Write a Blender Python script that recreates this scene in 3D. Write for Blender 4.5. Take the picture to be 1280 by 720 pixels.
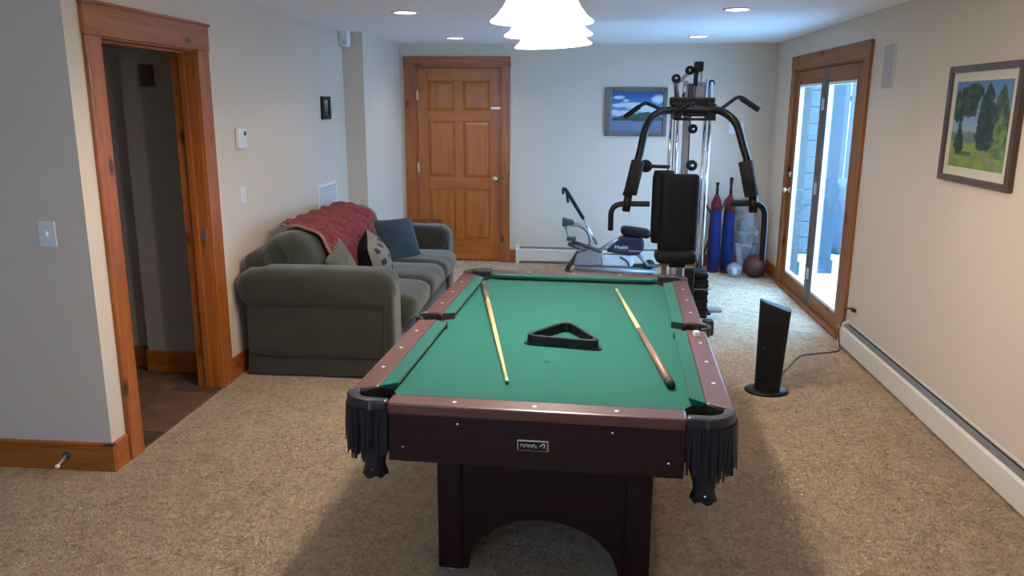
import bpy, bmesh, math, random
import numpy as np
from mathutils import Vector, Matrix
random.seed(7)
for o in list(bpy.data.objects): bpy.data.objects.remove(o)
scene = bpy.context.scene
COL = scene.collection
R = math.radians

# ------------------------------------------------------------------ camera
cam_d = bpy.data.cameras.new('camera'); cam = bpy.data.objects.new('camera', cam_d); COL.objects.link(cam)
cam_d.sensor_width = 36.0; cam_d.lens = 36.0*989/1280; cam_d.clip_start = 0.05; cam_d.clip_end = 300
cam.matrix_world = (Matrix.Translation((0,0,1.70)) @ Matrix.Rotation(R(5.17),4,'Z') @
                    Matrix.Rotation(R(90-13.0),4,'X') @ Matrix.Rotation(R(0.29),4,'Z'))
scene.camera = cam
# ------------------------------------------------------------------ world, exposure
world = bpy.data.worlds.new('overcast_sky'); scene.world = world; world.use_nodes = True
bg = world.node_tree.nodes['Background']
bg.inputs['Color'].default_value = (0.27, 0.57, 1.0, 1); bg.inputs['Strength'].default_value = 19.5
scene.view_settings.view_transform = 'Standard'; scene.view_settings.look = 'None'
scene.view_settings.gamma = 1.0; scene.view_settings.use_curve_mapping = False
scene.view_settings.exposure = 0.11
PEND_W = 29.5      # watts of each bulb in the billiard lamp
CAN_W = 25.0        # watts of each recessed can

# ------------------------------------------------------------------ materials
class NT:
    def __init__(s, name):
        s.m = bpy.data.materials.new(name); s.m.use_nodes = True; s.t = s.m.node_tree
        s.b = s.t.nodes['Principled BSDF']
    def n(s, typ, **kw):
        nd = s.t.nodes.new(typ)
        for k, v in kw.items():
            if k.startswith('i_'):
                key = k[2:]; key = int(key) if key.isdigit() else key.replace('_', ' ')
                nd.inputs[key].default_value = v
            else: setattr(nd, k, v)
        return nd
    def l(s, a, b): s.t.links.new(a, b)
    def coords(s, scale=(1,1,1), kind='Object'):
        tc = s.n('ShaderNodeTexCoord'); mp = s.n('ShaderNodeMapping'); mp.inputs['Scale'].default_value = scale
        s.l(tc.outputs[kind], mp.inputs['Vector']); return mp.outputs['Vector']
    def ramp(s, fac, stops):
        r = s.n('ShaderNodeValToRGB'); e = r.color_ramp.elements
        while len(e) < len(stops): e.new(0.5)
        for el, (p, c) in zip(e, stops): el.position = p; el.color = (*c, 1)
        s.l(fac, r.inputs['Fac']); return r.outputs['Color']
    def noise(s, vec, scale, detail=3, rough=.5, dist=0):
        nd = s.n('ShaderNodeTexNoise'); nd.inputs['Scale'].default_value = scale
        nd.inputs['Detail'].default_value = detail; nd.inputs['Roughness'].default_value = rough
        nd.inputs['Distortion'].default_value = dist
        s.l(vec, nd.inputs['Vector']); return nd.outputs['Fac']
    def bump(s, h, strength, dist=.01):
        b = s.n('ShaderNodeBump'); b.inputs['Strength'].default_value = strength; b.inputs['Distance'].default_value = dist
        s.l(h, b.inputs['Height']); s.l(b.outputs['Normal'], s.b.inputs['Normal'])
    def mix(s, fac, a, b, mode='MIX'):
        m = s.n('ShaderNodeMix', data_type='RGBA', blend_type=mode)
        for inp, v in ((m.inputs[0], fac), (m.inputs[6], a), (m.inputs[7], b)):
            if hasattr(v, 'is_linked'): s.l(v, inp)
            elif isinstance(v, (int, float)): inp.default_value = v
            else: inp.default_value = (*v, 1)
        return m.outputs[2]
def srgb(r, g, b):
    f = lambda c: (c/255/12.92) if c/255 <= .04045 else ((c/255+.055)/1.055)**2.4
    return (f(r), f(g), f(b))
def plain(name, col, rough=.5, metal=0, vary=.06, nscale=40, bump=0, spec=.5, coat=0):
    t = NT(name); v = t.coords()
    n = t.noise(v, nscale, 3)
    a = tuple(c*(1-vary) for c in col); b = tuple(min(1, c*(1+vary)) for c in col)
    t.l(t.ramp(n, [(.3, a), (.7, b)]), t.b.inputs['Base Color'])
    t.b.inputs['Roughness'].default_value = rough; t.b.inputs['Metallic'].default_value = metal
    t.b.inputs['Specular IOR Level'].default_value = spec
    if coat: t.b.inputs['Coat Weight'].default_value = coat; t.b.inputs['Coat Roughness'].default_value = .15
    if bump: t.bump(n, bump, .004)
    return t.m
def wood(name, axis, dark, mid, light, rough=.35, knots=True, gscale=1.0, coat=.2, knotcol=None):
    t = NT(name); sc = [14*gscale]*3; sc[axis] = .9*gscale
    v = t.coords(tuple(sc))
    n1 = t.noise(v, 1.6, 6, .6, .6)
    v2 = t.coords(tuple(6*x for x in sc)); n2 = t.noise(v2, 2.0, 4, .6)
    c = t.ramp(n1, [(.25, dark), (.5, mid), (.78, light)])
    c = t.mix(.35, c, t.ramp(n2, [(.3, dark), (.7, light)]), 'MULTIPLY') if False else t.mix(.28, c, t.ramp(n2, [(.3, dark), (.7, light)]))
    if knots:
        ks = [7.5]*3; ks[axis] = 3.4
        kv = t.coords(tuple(ks)); vo = t.n('ShaderNodeTexVoronoi'); vo.inputs['Scale'].default_value = 1.0
        vo.inputs['Randomness'].default_value = 1.0
        t.l(kv, vo.inputs['Vector'])
        k = t.ramp(vo.outputs['Distance'], [(.07, (1,1,1)), (.2, (0,0,0))])
        c = t.mix(k, c, knotcol or tuple(x*.25 for x in dark))
    t.l(c, t.b.inputs['Base Color']); t.b.inputs['Roughness'].default_value = rough
    t.b.inputs['Coat Weight'].default_value = coat; t.b.inputs['Coat Roughness'].default_value = .25
    if coat < .1: t.b.inputs['Specular IOR Level'].default_value = .22
    t.bump(n2, .08, .003)
    return t.m
def fabric(name, col, scale=60, vary=.25, bump=.5, rough=.95, sheen=.3, big=.25, tint=None):
    t = NT(name); v = t.coords()
    n = t.noise(v, scale*6, 3, .7); nb = t.noise(v, scale*.12, 4, .6)
    a = tuple(c*(1-vary) for c in col); b = tuple(min(1, c*(1+vary)) for c in col)
    c = t.ramp(n, [(.3, a), (.7, b)])
    c = t.mix(big, c, t.ramp(nb, [(.35, tuple(x*.55 for x in col)), (.7, tint or tuple(min(1, x*1.5) for x in col))]))
    t.l(c, t.b.inputs['Base Color']); t.b.inputs['Roughness'].default_value = rough
    t.b.inputs['Sheen Weight'].default_value = sheen; t.b.inputs['Specular IOR Level'].default_value = .15
    t.bump(n, bump, .003)
    return t.m
def emit(name, col, strength):
    t = NT(name); t.b.inputs['Base Color'].default_value = (.8,.8,.8,1)
    t.b.inputs['Emission Color'].default_value = (*col, 1); t.b.inputs['Emission Strength'].default_value = strength
    t.b.inputs['Roughness'].default_value = .4
    return t.m
def vcol(name, rough=.5, coat=0):
    t = NT(name); a = t.n('ShaderNodeVertexColor', layer_name='paint'); 
    v = t.coords(); n = t.noise(v, 150, 4, .7)
    c = t.mix(.25, a.outputs['Color'], t.ramp(n, [(.2, (.25,.25,.25)), (.8, (1,1,1))]), 'MULTIPLY')
    t.l(c, t.b.inputs['Base Color']); t.b.inputs['Roughness'].default_value = rough
    if coat: t.b.inputs['Coat Weight'].default_value = coat
    return t.m

M = {}
M['wall'] = plain('wall_paint_cream', srgb(214,199,182), .75, vary=.012, nscale=2.0, spec=.25)
M['ceil'] = plain('ceiling_paint_white', srgb(244,244,246), .85, vary=.01, nscale=2.5, spec=.2)
M['white'] = plain('white_plastic', srgb(225,225,225), .4, vary=.02)
M['white_metal'] = plain('cream_enamel', srgb(222,216,204), .4, vary=.02, nscale=6)
M['gap_shade'] = plain('gap_shade', (.02,.02,.022), .7)  # near-black puts the shade inside the radiator into the colour
M['fin'] = plain('aluminium_fin', (.35,.35,.36), .4, 1.0)
PD, PM, PL = srgb(118,56,16), srgb(160,86,30), srgb(188,114,50)
for i, a in enumerate('xyz'): M['pine_'+a] = wood('orange_pine_'+a, i, PD, PM, PL)
DD, DM, DL = srgb(138,70,20), srgb(174,98,36), srgb(194,120,54)
M['door_z'] = wood('door_pine_z', 2, DD, DM, DL, knots=False); M['door_x'] = wood('door_pine_x', 0, DD, DM, DL, knots=False)
FD, FM, FL = srgb(112,66,30), srgb(146,90,46), srgb(168,112,64)
for i, a in enumerate('yz'): M['french_'+a] = wood('french_door_wood_'+a, 1+i, FD, FM, FL, rough=.55, knots=True, coat=0)
M['stile_grey'] = plain('grey_brown_stile', srgb(96,84,76), .5)  # flat grey-brown, used on the two centre stiles only
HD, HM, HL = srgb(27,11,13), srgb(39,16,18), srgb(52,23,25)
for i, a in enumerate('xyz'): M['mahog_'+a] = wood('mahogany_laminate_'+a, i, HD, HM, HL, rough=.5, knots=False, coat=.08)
RD, RM, RL = srgb(66,36,30), srgb(86,50,42), srgb(104,64,54)
for i, a in enumerate('xy'): M['rail_'+a] = wood('rail_mahogany_'+a, i, RD, RM, RL, rough=.32, knots=False, coat=.4)
M['felt'] = fabric('green_felt', srgb(8,85,76), 90, .07, .15, .95, .15, .05)
M['felt_c'] = fabric('green_cushion_felt', srgb(8,81,73), 90, .07, .15, .95, .15, .05)
M['black'] = plain('black_plastic', (.008,.008,.009), .45, spec=.25)
M['leather'] = plain('black_leather', (.008,.012,.021), .42, vary=.2, bump=.1, spec=.35)  # blue tint paints the cool daylight sheen into the black leather
M['leather_s'] = plain('black_pocket_casting', (.018,.02,.026), .3, vary=.1)
M['rubber'] = plain('black_rubber', (.012,.012,.012), .75)
M['foam'] = plain('black_foam', (.008,.008,.009), .85, vary=.3, nscale=200, bump=.3)
M['vinyl'] = plain('black_vinyl', (.007,.007,.007), .5, vary=.2, bump=.1, spec=.15)
M['bmetal'] = plain('black_powder_coat', (.006,.006,.007), .42, spec=.3)
M['chrome'] = plain('chrome', (.82,.84,.87), .16, 1.0, vary=.02)
M['gsteel'] = plain('grey_painted_steel', srgb(150,148,146), .45, .3)
M['brass'] = plain('satin_nickel', (.72,.66,.52), .3, 1.0)
M['gold'] = plain('brushed_gold', (.55,.45,.28), .35, 1.0)
M['pearl'] = plain('pearl_inlay', srgb(235,232,225), .3)
M['sofa'] = fabric('dark_olive_upholstery', srgb(50,50,38), 45, .3, .5, .95, .35, .35)
M['sofa2'] = fabric('olive_cushion_upholstery', srgb(54,57,45), 45, .3, .5, .95, .35, .35)
M['p_green'] = fabric('sage_pillow', srgb(92,95,80), 45, .25, .5)
M['p_blue'] = fabric('slate_blue_velvet', srgb(46,60,68), 30, .25, .4, .9, .15, .5)
M['p_black'] = fabric('black_pillow_back', (.008,.008,.009), 60, sheen=0)
M['tape'] = fabric('tan_binding', srgb(150,110,84), 60)

def mk_carpet():
    t = NT('beige_frieze_carpet'); v = t.coords()
    n1 = t.noise(v, 240, 4, .75); n2 = t.noise(v, 34, 5, .75); n3 = t.noise(v, 9, 5, .7); n4 = t.noise(v, 1.3, 3, .6)
    c = t.ramp(n1, [(.3, srgb(142,110,84)), (.48, srgb(220,191,158)), (.66, srgb(248,226,196))])
    c = t.mix(.6, c, t.ramp(n2, [(.38, srgb(94,66,44)), (.5, srgb(216,187,154)), (.6, srgb(250,230,200))]))
    c = t.mix(.32, c, t.ramp(n3, [(.38, srgb(146,114,90)), (.5, srgb(218,188,152)), (.62, srgb(246,220,186))]))
    c = t.mix(.2, c, t.ramp(n4, [(.35, srgb(160,132,106)), (.65, srgb(220,192,164))]))
    t.l(c, t.b.inputs['Base Color']); t.b.inputs['Roughness'].default_value = 1; t.b.inputs['Specular IOR Level'].default_value = .05
    t.b.inputs['Sheen Weight'].default_value = .1
    m = t.n('ShaderNodeMath', operation='ADD'); t.l(n1, m.inputs[0]); t.l(n2, m.inputs[1])
    t.bump(m.outputs[0], .9, .012)
    return t.m
M['carpet'] = mk_carpet()
def mk_throw():
    t = NT('red_chenille_throw'); v = t.coords()
    n = t.noise(v, 45, 4, .7, 1.2); n2 = t.noise(v, 300, 2)
    c = t.ramp(n, [(.38, srgb(70,14,20)), (.5, srgb(118,28,36)), (.62, srgb(162,66,70))])
    t.l(c, t.b.inputs['Base Color']); t.b.inputs['Roughness'].default_value = .95; t.b.inputs['Sheen Weight'].default_value = .05
    t.bump(n, .8, .01); return t.m
M['throw'] = mk_throw()
def mk_dots():
    t = NT('grey_pillow_with_dark_blocks'); v = t.coords((1,1,1), 'UV')
    sc = t.n('ShaderNodeVectorMath', operation='MULTIPLY'); sc.inputs[1].default_value = (4,4,1); t.l(v, sc.inputs[0])
    fr = t.n('ShaderNodeVectorMath', operation='FRACTION'); t.l(sc.outputs[0], fr.inputs[0])
    sp = t.n('ShaderNodeSeparateXYZ'); t.l(fr.outputs[0], sp.inputs[0])
    def band(o):
        a = t.n('ShaderNodeMath', operation='SUBTRACT'); t.l(o, a.inputs[0]); a.inputs[1].default_value = .5
        b = t.n('ShaderNodeMath', operation='ABSOLUTE'); t.l(a.outputs[0], b.inputs[0])
        c = t.n('ShaderNodeMath', operation='LESS_THAN'); t.l(b.outputs[0], c.inputs[0]); c.inputs[1].default_value = .22; return c.outputs[0]
    mm = t.n('ShaderNodeMath', operation='MULTIPLY'); t.l(band(sp.outputs[0]), mm.inputs[0]); t.l(band(sp.outputs[1]), mm.inputs[1])
    c = t.mix(mm.outputs[0], srgb(126,120,112), srgb(40,38,42))
    t.l(c, t.b.inputs['Base Color']); t.b.inputs['Roughness'].default_value = .95
    n = t.noise(t.coords(), 300); t.bump(n, .4, .003); return t.m
M['p_dots'] = mk_dots()
def mk_glass():
    t = NT('window_glass'); nt = t.t
    out = nt.nodes['Material Output']; nt.nodes.remove(t.b)
    tr = t.n('ShaderNodeBsdfTransparent'); tr.inputs['Color'].default_value = (.93,.96,.97,1)
    gl = t.n('ShaderNodeBsdfGlossy'); gl.inputs['Roughness'].default_value = .03
    lw = t.n('ShaderNodeLayerWeight'); lw.inputs['Blend'].default_value = .5
    pw = t.n('ShaderNodeMath', operation='POWER'); t.l(lw.outputs['Facing'], pw.inputs[0]); pw.inputs[1].default_value = 5
    fr = t.n('ShaderNodeMath', operation='MULTIPLY_ADD'); t.l(pw.outputs[0], fr.inputs[0]); fr.inputs[1].default_value = .6; fr.inputs[2].default_value = .03
    mx = t.n('ShaderNodeMixShader'); t.l(fr.outputs[0], mx.inputs[0]); t.l(tr.outputs[0], mx.inputs[1]); t.l(gl.outputs[0], mx.inputs[2])
    t.l(mx.outputs[0], out.inputs['Surface']); return t.m
M['glass'] = mk_glass()
def mk_plastic():
    t = NT('clear_plastic_film'); nt = t.t; v = t.coords()
    out = nt.nodes['Material Output']
    tr = t.n('ShaderNodeBsdfTransparent'); tr.inputs['Color'].default_value = (.9,.92,.95,1)
    t.b.inputs['Base Color'].default_value = (.6,.62,.68,1); t.b.inputs['Roughness'].default_value = .2
    n = t.noise(v, 25, 4, .6, 1.0); t.bump(n, .8, .02)
    mx = t.n('ShaderNodeMixShader'); mx.inputs[0].default_value = .32
    t.l(tr.outputs[0], mx.inputs[1]); t.l(t.b.outputs[0], mx.inputs[2]); t.l(mx.outputs[0], out.inputs['Surface']); return t.m
M['film'] = mk_plastic()
M['shade'] = emit('opal_glass_lit', (1.0,.94,.82), 7.0)
M['bulb'] = emit('lit_bulb', (1.0,.93,.8), 12.0)
M['lens'] = emit('recessed_lens_lit', (1.0,.95,.86), 9.0)
M['blue'] = fabric('royal_blue_nylon', srgb(15,28,80), 30, .2, .3, .6, .1)
M['red'] = fabric('red_nylon', srgb(96,26,28), 30, .2, .3, .6, .1)
M['ball'] = plain('worn_brown_basketball', srgb(74,38,30), .6, vary=.15, nscale=200, bump=.3)
M['navy'] = plain('navy_shroud', srgb(22,25,48), .4)
M['silver'] = plain('silver_paint', srgb(150,152,156), .4, .5)
M['dgrey'] = plain('dark_grey_plastic', srgb(60,62,66), .5)
M['pale'] = plain('pale_grey_plastic', srgb(196,198,202), .4)
M['pink'] = plain('pink_print', srgb(190,130,150), .5)
M['maple'] = wood('maple_cue_shaft', 1, srgb(196,170,104), srgb(222,200,132), srgb(236,218,160), knots=False, gscale=3)
M['cuebrown'] = wood('brown_cue_butt', 1, srgb(112,82,66), srgb(136,102,84), srgb(160,126,108), knots=False, gscale=3)
M['cuegrey'] = wood('grey_cue_butt', 1, srgb(74,62,52), srgb(98,84,72), srgb(126,110,94), knots=False, gscale=3)
M['tip'] = plain('blue_leather_tip', srgb(40,100,110), .8)
M['ferrule'] = plain('white_ferrule', srgb(230,228,215), .4)
M['frame_br'] = wood('brown_picture_frame', 2, srgb(58,40,32), srgb(82,60,48), srgb(104,78,62), knots=False, gscale=2)
M['frame_gr'] = wood('grey_brown_picture_frame', 0, srgb(70,66,66), srgb(96,90,88), srgb(120,112,106), knots=False, gscale=2)
M['mat_cream'] = plain('cream_mat_board', srgb(205,198,180), .8, vary=.02)
M['paint'] = vcol('painted_picture', .6)
M['paint_glass'] = vcol('framed_print', .6)
M['spk'] = plain('grey_speaker_grille', srgb(176,168,162), .7, vary=.05, nscale=300, bump=.2)
M['dkwood'] = wood('dark_end_table_wood', 0, srgb(58,30,20), srgb(82,44,28), srgb(104,60,40), knots=False)
M['tilea'] = plain('brown_slate_tile', srgb(104,78,58), .45, vary=.3, nscale=9)
M['tileb'] = plain('dark_slate_tile', srgb(82,62,50), .45, vary=.3, nscale=9)
M['grout'] = plain('tile_grout', srgb(92,82,72), .9)
M['hallwall'] = plain('hall_wall_paint', srgb(168,164,164), .85, vary=.02, nscale=3)
M['siding'] = plain('blue_grey_siding', srgb(74,78,76), .7, vary=.05, nscale=8)
M['post'] = plain('post_grey_blue_shade', srgb(50,60,66), .7, vary=.06, nscale=8)  # dark grey-blue carries the shade the posts stand in
M['patio'] = plain('snow_dusted_patio', srgb(196,200,204), .85, vary=.08, nscale=5)
M['fence'] = plain('pale_painted_boards', srgb(74,78,80), .8, vary=.05, nscale=6)
M['tarp'] = plain('grey_blue_cover', srgb(56,66,74), .6, vary=.1, nscale=10)

# ------------------------------------------------------------------ mesh helpers
def new_bm(): return bmesh.new()
def box(bm, x0, x1, y0, y1, z0, z1, rot=None, piv=None):
    vs = [bm.verts.new((x, y, z)) for x in (x0, x1) for y in (y0, y1) for z in (z0, z1)]
    for f in ((0,1,3,2),(4,6,7,5),(0,4,5,1),(2,3,7,6),(0,2,6,4),(1,5,7,3)): bm.faces.new([vs[i] for i in f])
    if rot is not None:
        p = Vector(piv) if piv else Vector(((x0+x1)/2,(y0+y1)/2,(z0+z1)/2))
        for v in vs: v.co = p + rot @ (v.co-p)
    return vs
def prism(bm, pts, z0, z1, axis='z'):
    def P(a, b, c): return {'z': (a,b,c), 'y': (a,c,b), 'x': (c,a,b)}[axis]
    lo = [bm.verts.new(P(a,b,z0)) for a, b in pts]; hi = [bm.verts.new(P(a,b,z1)) for a, b in pts]
    n = len(pts)
    bm.faces.new(lo[::-1]); bm.faces.new(hi)
    for i in range(n): bm.faces.new((lo[i], lo[(i+1)%n], hi[(i+1)%n], hi[i]))
def lathe(bm, prof, c=(0,0,0), seg=24, axis='z', cap=True, mat=None):
    rings = []; new = []
    for r, h in prof:
        ring = []
        for k in range(seg):
            a = 2*math.pi*k/seg; u, v = r*math.cos(a), r*math.sin(a)
            p = {'z': (u,v,h), 'y': (u,h,v), 'x': (h,u,v)}[axis]
            vv = bm.verts.new((p[0]+c[0], p[1]+c[1], p[2]+c[2])); ring.append(vv); new.append(vv)
        rings.append(ring)
    for a, b in zip(rings, rings[1:]):
        for k in range(seg): bm.faces.new((a[k], a[(k+1)%seg], b[(k+1)%seg], b[k]))
    if cap:
        if prof[0][0] > 1e-5: bm.faces.new(rings[0][::-1])
        if prof[-1][0] > 1e-5: bm.faces.new(rings[-1])
    if mat is not None:
        for v in new: v.co = mat @ v.co
    return new
def smooth_path(pts, n=6):
    P = [Vector(p) for p in pts]; out = []
    for i in range(len(P)-1):
        p0 = P[max(i-1,0)]; p1 = P[i]; p2 = P[i+1]; p3 = P[min(i+2,len(P)-1)]
        for k in range(n):
            t = k/n
            out.append(.5*((2*p1)+(-p0+p2)*t+(2*p0-5*p1+4*p2-p3)*t*t+(-p0+3*p1-3*p2+p3)*t**3))
    out.append(P[-1]); return out
def tube(bm, pts, r, seg=10, smooth=0, cap=True):
    P = smooth_path(pts, smooth) if smooth else [Vector(p) for p in pts]
    rad = r if isinstance(r, (list, tuple)) else None
    rings = []; up = None
    for i, p in enumerate(P):
        d = (P[min(i+1,len(P)-1)]-P[max(i-1,0)]).normalized()
        if up is None: up = Vector((0,0,1)) if abs(d.z) < .9 else Vector((0,1,0))
        s = d.cross(up).normalized(); u = s.cross(d).normalized(); up = u
        rr = rad[0]+(rad[1]-rad[0])*i/max(1,len(P)-1) if rad else r
        rings.append([bm.verts.new(p+rr*(math.cos(2*math.pi*k/seg)*s+math.sin(2*math.pi*k/seg)*u)) for k in range(seg)])
    for a, b in zip(rings, rings[1:]):
        for k in range(seg): bm.faces.new((a[k], a[(k+1)%seg], b[(k+1)%seg], b[k]))
    if cap: bm.faces.new(rings[0][::-1]); bm.faces.new(rings[-1])
def softbox(bm, c, half, r, puff=(0,0,0), n=10, rot=None, wr=0, seed=0):
    b2 = bmesh.new(); bmesh.ops.create_cube(b2, size=2)
    bmesh.ops.subdivide_edges(b2, edges=b2.edges[:], cuts=n, use_grid_fill=True)
    H = Vector(half); mp = {}
    for v in b2.verts:
        p = v.co.copy(); q = Vector([p[i]*H[i] for i in range(3)])
        cl = Vector([max(-(H[i]-r), min(H[i]-r, q[i])) for i in range(3)])
        d = q-cl
        if d.length > 1e-6: q = cl + d.normalized()*r
        for i in range(3):
            j, k = (i+1)%3, (i+2)%3
            q[i] *= 1+puff[i]*(1-p[j]**2)*(1-p[k]**2)
        if wr:
            w = math.sin(q.x*23+seed)*math.sin(q.y*19+seed*2)+.6*math.sin(q.z*31+q.y*27+seed*3)
            q += q.normalized()*w*wr
        if rot is not None: q = rot @ q
        mp[v] = bm.verts.new(q+Vector(c))
    for f in b2.faces: bm.faces.new([mp[v] for v in f.verts])
    b2.free()
def finish(bm): bmesh.ops.recalc_face_normals(bm, faces=bm.faces[:])
def tagp(o, label=None, cat=None, group=None, kind=None):
    if label: o['label'] = label
    if cat: o['category'] = cat
    if group: o['group'] = group
    if kind: o['kind'] = kind
    return o
def thing(name, loc, label=None, cat=None, group=None, kind=None, rotz=0, local=False):
    o = bpy.data.objects.new(name, None); o.empty_display_size = .1; COL.objects.link(o)
    o.location = loc; o.rotation_euler = (0,0,rotz)
    o['_local'] = 1 if local else 0
    return tagp(o, label, cat, group, kind)
def obj(name, bm, mat, parent=None, smooth=False, bevel=0, seg=2, auto=None, solid=0, subsurf=0):
    if isinstance(bm, bmesh.types.BMesh):
        finish(bm); me = bpy.data.meshes.new(name); bm.to_mesh(me); bm.free()
    else: me = bm
    if smooth:
        me.polygons.foreach_set('use_smooth', [True]*len(me.polygons))
    me.materials.clear(); me.materials.append(M[mat] if isinstance(mat, str) else mat)
    o = bpy.data.objects.new(name, me); COL.objects.link(o)
    if parent is None:
        n = len(me.vertices); co = np.empty(n*3, 'f'); me.vertices.foreach_get('co', co); co = co.reshape(-1,3)
        lo, hi = co.min(0), co.max(0); c = Vector(((lo[0]+hi[0])/2, (lo[1]+hi[1])/2, lo[2]))
        c = Vector([float(x) for x in c])
        me.transform(Matrix.Translation(-c)); o.location = c
    else:
        o.parent = parent
        if parent.type == 'EMPTY' and not parent.get('_local'):
            o.matrix_parent_inverse = Matrix.Translation(-parent.location)
        elif parent.type == 'MESH' and parent.parent is None:
            o.matrix_parent_inverse = Matrix.Translation(-parent.location)
    if solid:
        m = o.modifiers.new('solid', 'SOLIDIFY'); m.thickness = solid; m.offset = 0
    if bevel:
        m = o.modifiers.new('bevel', 'BEVEL'); m.width = bevel; m.segments = seg; m.limit_method = 'ANGLE'; m.angle_limit = R(40)
    if subsurf:
        m = o.modifiers.new('sub', 'SUBSURF'); m.levels = subsurf; m.render_levels = subsurf
    return o
def bx(name, dims, mat, parent=None, bevel=0, **kw):
    bm = new_bm(); box(bm, *dims); return obj(name, bm, mat, parent, bevel=bevel, **kw)
def share(name, src, parent, loc):
    o = bpy.data.objects.new(name, src.data); COL.objects.link(o); o.parent = parent; o.location = loc
    o.matrix_parent_inverse = src.matrix_parent_inverse.copy()
    for m in src.modifiers:
        k = o.modifiers.new(m.name, m.type)
        if m.type == 'BEVEL': k.width = m.width; k.segments = m.segments; k.limit_method = m.limit_method; k.angle_limit = m.angle_limit
    return o
def struct(o): o['kind'] = 'structure'; return o

# ================================================================== ROOM SHELL
XR, XL, YB, ZC = 1.93, -2.185, 8.62, 2.33
struct(bx('floor', (-5.12, 2.08, -2.65, 8.80, -.12, 0), 'carpet'))
struct(bx('ceiling', (-5.12, 2.08, -2.65, 8.80, ZC, ZC+.12), 'ceil'))
OP0, OP1, OPZ = 5.89, 7.79, 2.04       # patio door opening
bm = new_bm()
box(bm, XR, XR+.15, -2.65, OP0, 0, ZC); box(bm, XR, XR+.15, OP1, 8.77, 0, ZC); box(bm, XR, XR+.15, OP0, OP1, OPZ, ZC)
struct(obj('wall_right', bm, 'wall'))
LD0, LD1, LDZ = 3.50, 4.42, 2.0        # hall doorway in the left wall
bm = new_bm()
box(bm, XL-.13, XL, 3.28, LD0, 0, ZC); box(bm, XL-.13, XL, LD1, 7.2, 0, ZC); box(bm, XL-.13, XL, LD0, LD1, LDZ, ZC)
struct(obj('wall_left', bm, 'wall'))
struct(bx('wall_near_left', (-5.0, XL-.13, 3.28, 3.41, 0, ZC), 'wall'))
struct(bx('wall_alcove', (XL-.13, -2.0, 7.2, YB, 0, ZC), 'wall'))
BD0, BD1, BDZ = -1.84, -.90, 2.10      # back door opening
bm = new_bm()
box(bm, -2.3, BD0, YB, YB+.15, 0, ZC); box(bm, BD1, XR+.15, YB, YB+.15, 0, ZC); box(bm, BD0, BD1, YB, YB+.15, BDZ, ZC); box(bm, BD0, BD1, YB+.10, YB+.15, 0, BDZ)  # last box: added backing that stops sky light leaking round the door
struct(obj('wall_back', bm, 'wall'))
struct(bx('wall_far_left', (-5.12, -5.0, -2.65, 3.41, 0, ZC), 'wall'))
bm = new_bm()
box(bm, -5.0, -2.4, -2.65, -2.5, 0, ZC); box(bm, -.7, XR+.15, -2.65, -2.5, 0, ZC)
box(bm, -2.4, -.7, -2.65, -2.5, 0, 1.2); box(bm, -2.4, -.7, -2.65, -2.5, 2.0, ZC)
struct(obj('wall_rear', bm, 'wall'))
w1 = thing('added_window_1', (-1.15, -2.57, 1.2), kind='structure')  # unseen window, added to bring cool fill light to the foreground
bm = new_bm(); box(bm, -2.4,-2.35,-2.62,-2.53,1.2,2.0); box(bm, -.75,-.7,-2.62,-2.53,1.2,2.0); box(bm,-2.35,-.75,-2.62,-2.53,1.2,1.25); box(bm,-2.35,-.75,-2.62,-2.53,1.95,2.0)
obj('added_window_frame', bm, 'white', w1); bx('pane', (-2.35,-.75,-2.58,-2.574,1.25,1.95), 'glass', w1)

# hall beyond the left doorway
bm = new_bm()
box(bm, -3.7, -2.78, 4.74, 4.84, 0, ZC); box(bm, -2.78, XL-.13, 4.66, 4.84, 0, ZC); box(bm, -3.8, -3.7, 3.41, 4.84, 0, ZC)
struct(obj('wall_hall', bm, 'hallwall'))
fh = struct(bx('floor_hall', (-3.7, XL+.01, 3.41, 4.74, -.01, .003), 'grout'))
first = {}
for i in range(5):
    for j in range(5):
        x1 = XL+.008-i*.3; x0 = max(x1-.294, -3.699); y0 = 3.42+j*.3; y1 = min(y0+.294, 4.655)
        if x1-x0 < .05 or y1-y0 < .03: continue
        if i == 0 and (y1 < LD0 or y0 > LD1): continue
        if x0 > -2.33: continue
        if i == 0: y0 = max(y0, LD0+.002); y1 = min(y1, LD1-.002)
        bx('tile', (x0, x1, y0, y1, .002, .008+.001*((i*3+j)%3)), 'tilea' if (i+j*2) % 3 else 'tileb', fh, bevel=.002)
bm = new_bm(); box(bm, -3.7,-2.79,4.725,4.74,.003,.15); box(bm,-2.79,XL-.13,4.645,4.66,.003,.15)
b = obj('baseboard_hall', bm, 'pine_x', bevel=.004); struct(b)
t = thing('wall_plaque', (-2.61,4.645,1.80), 'small dark wooden plaque hanging on the dim hall wall', 'plaque')
bx('board', (-2.652,-2.566,4.638,4.66,1.80,1.925), 'dkwood', t, bevel=.004)
bx('inset', (-2.64,-2.578,4.632,4.64,1.815,1.91), 'frame_br', t, bevel=.002)

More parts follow.
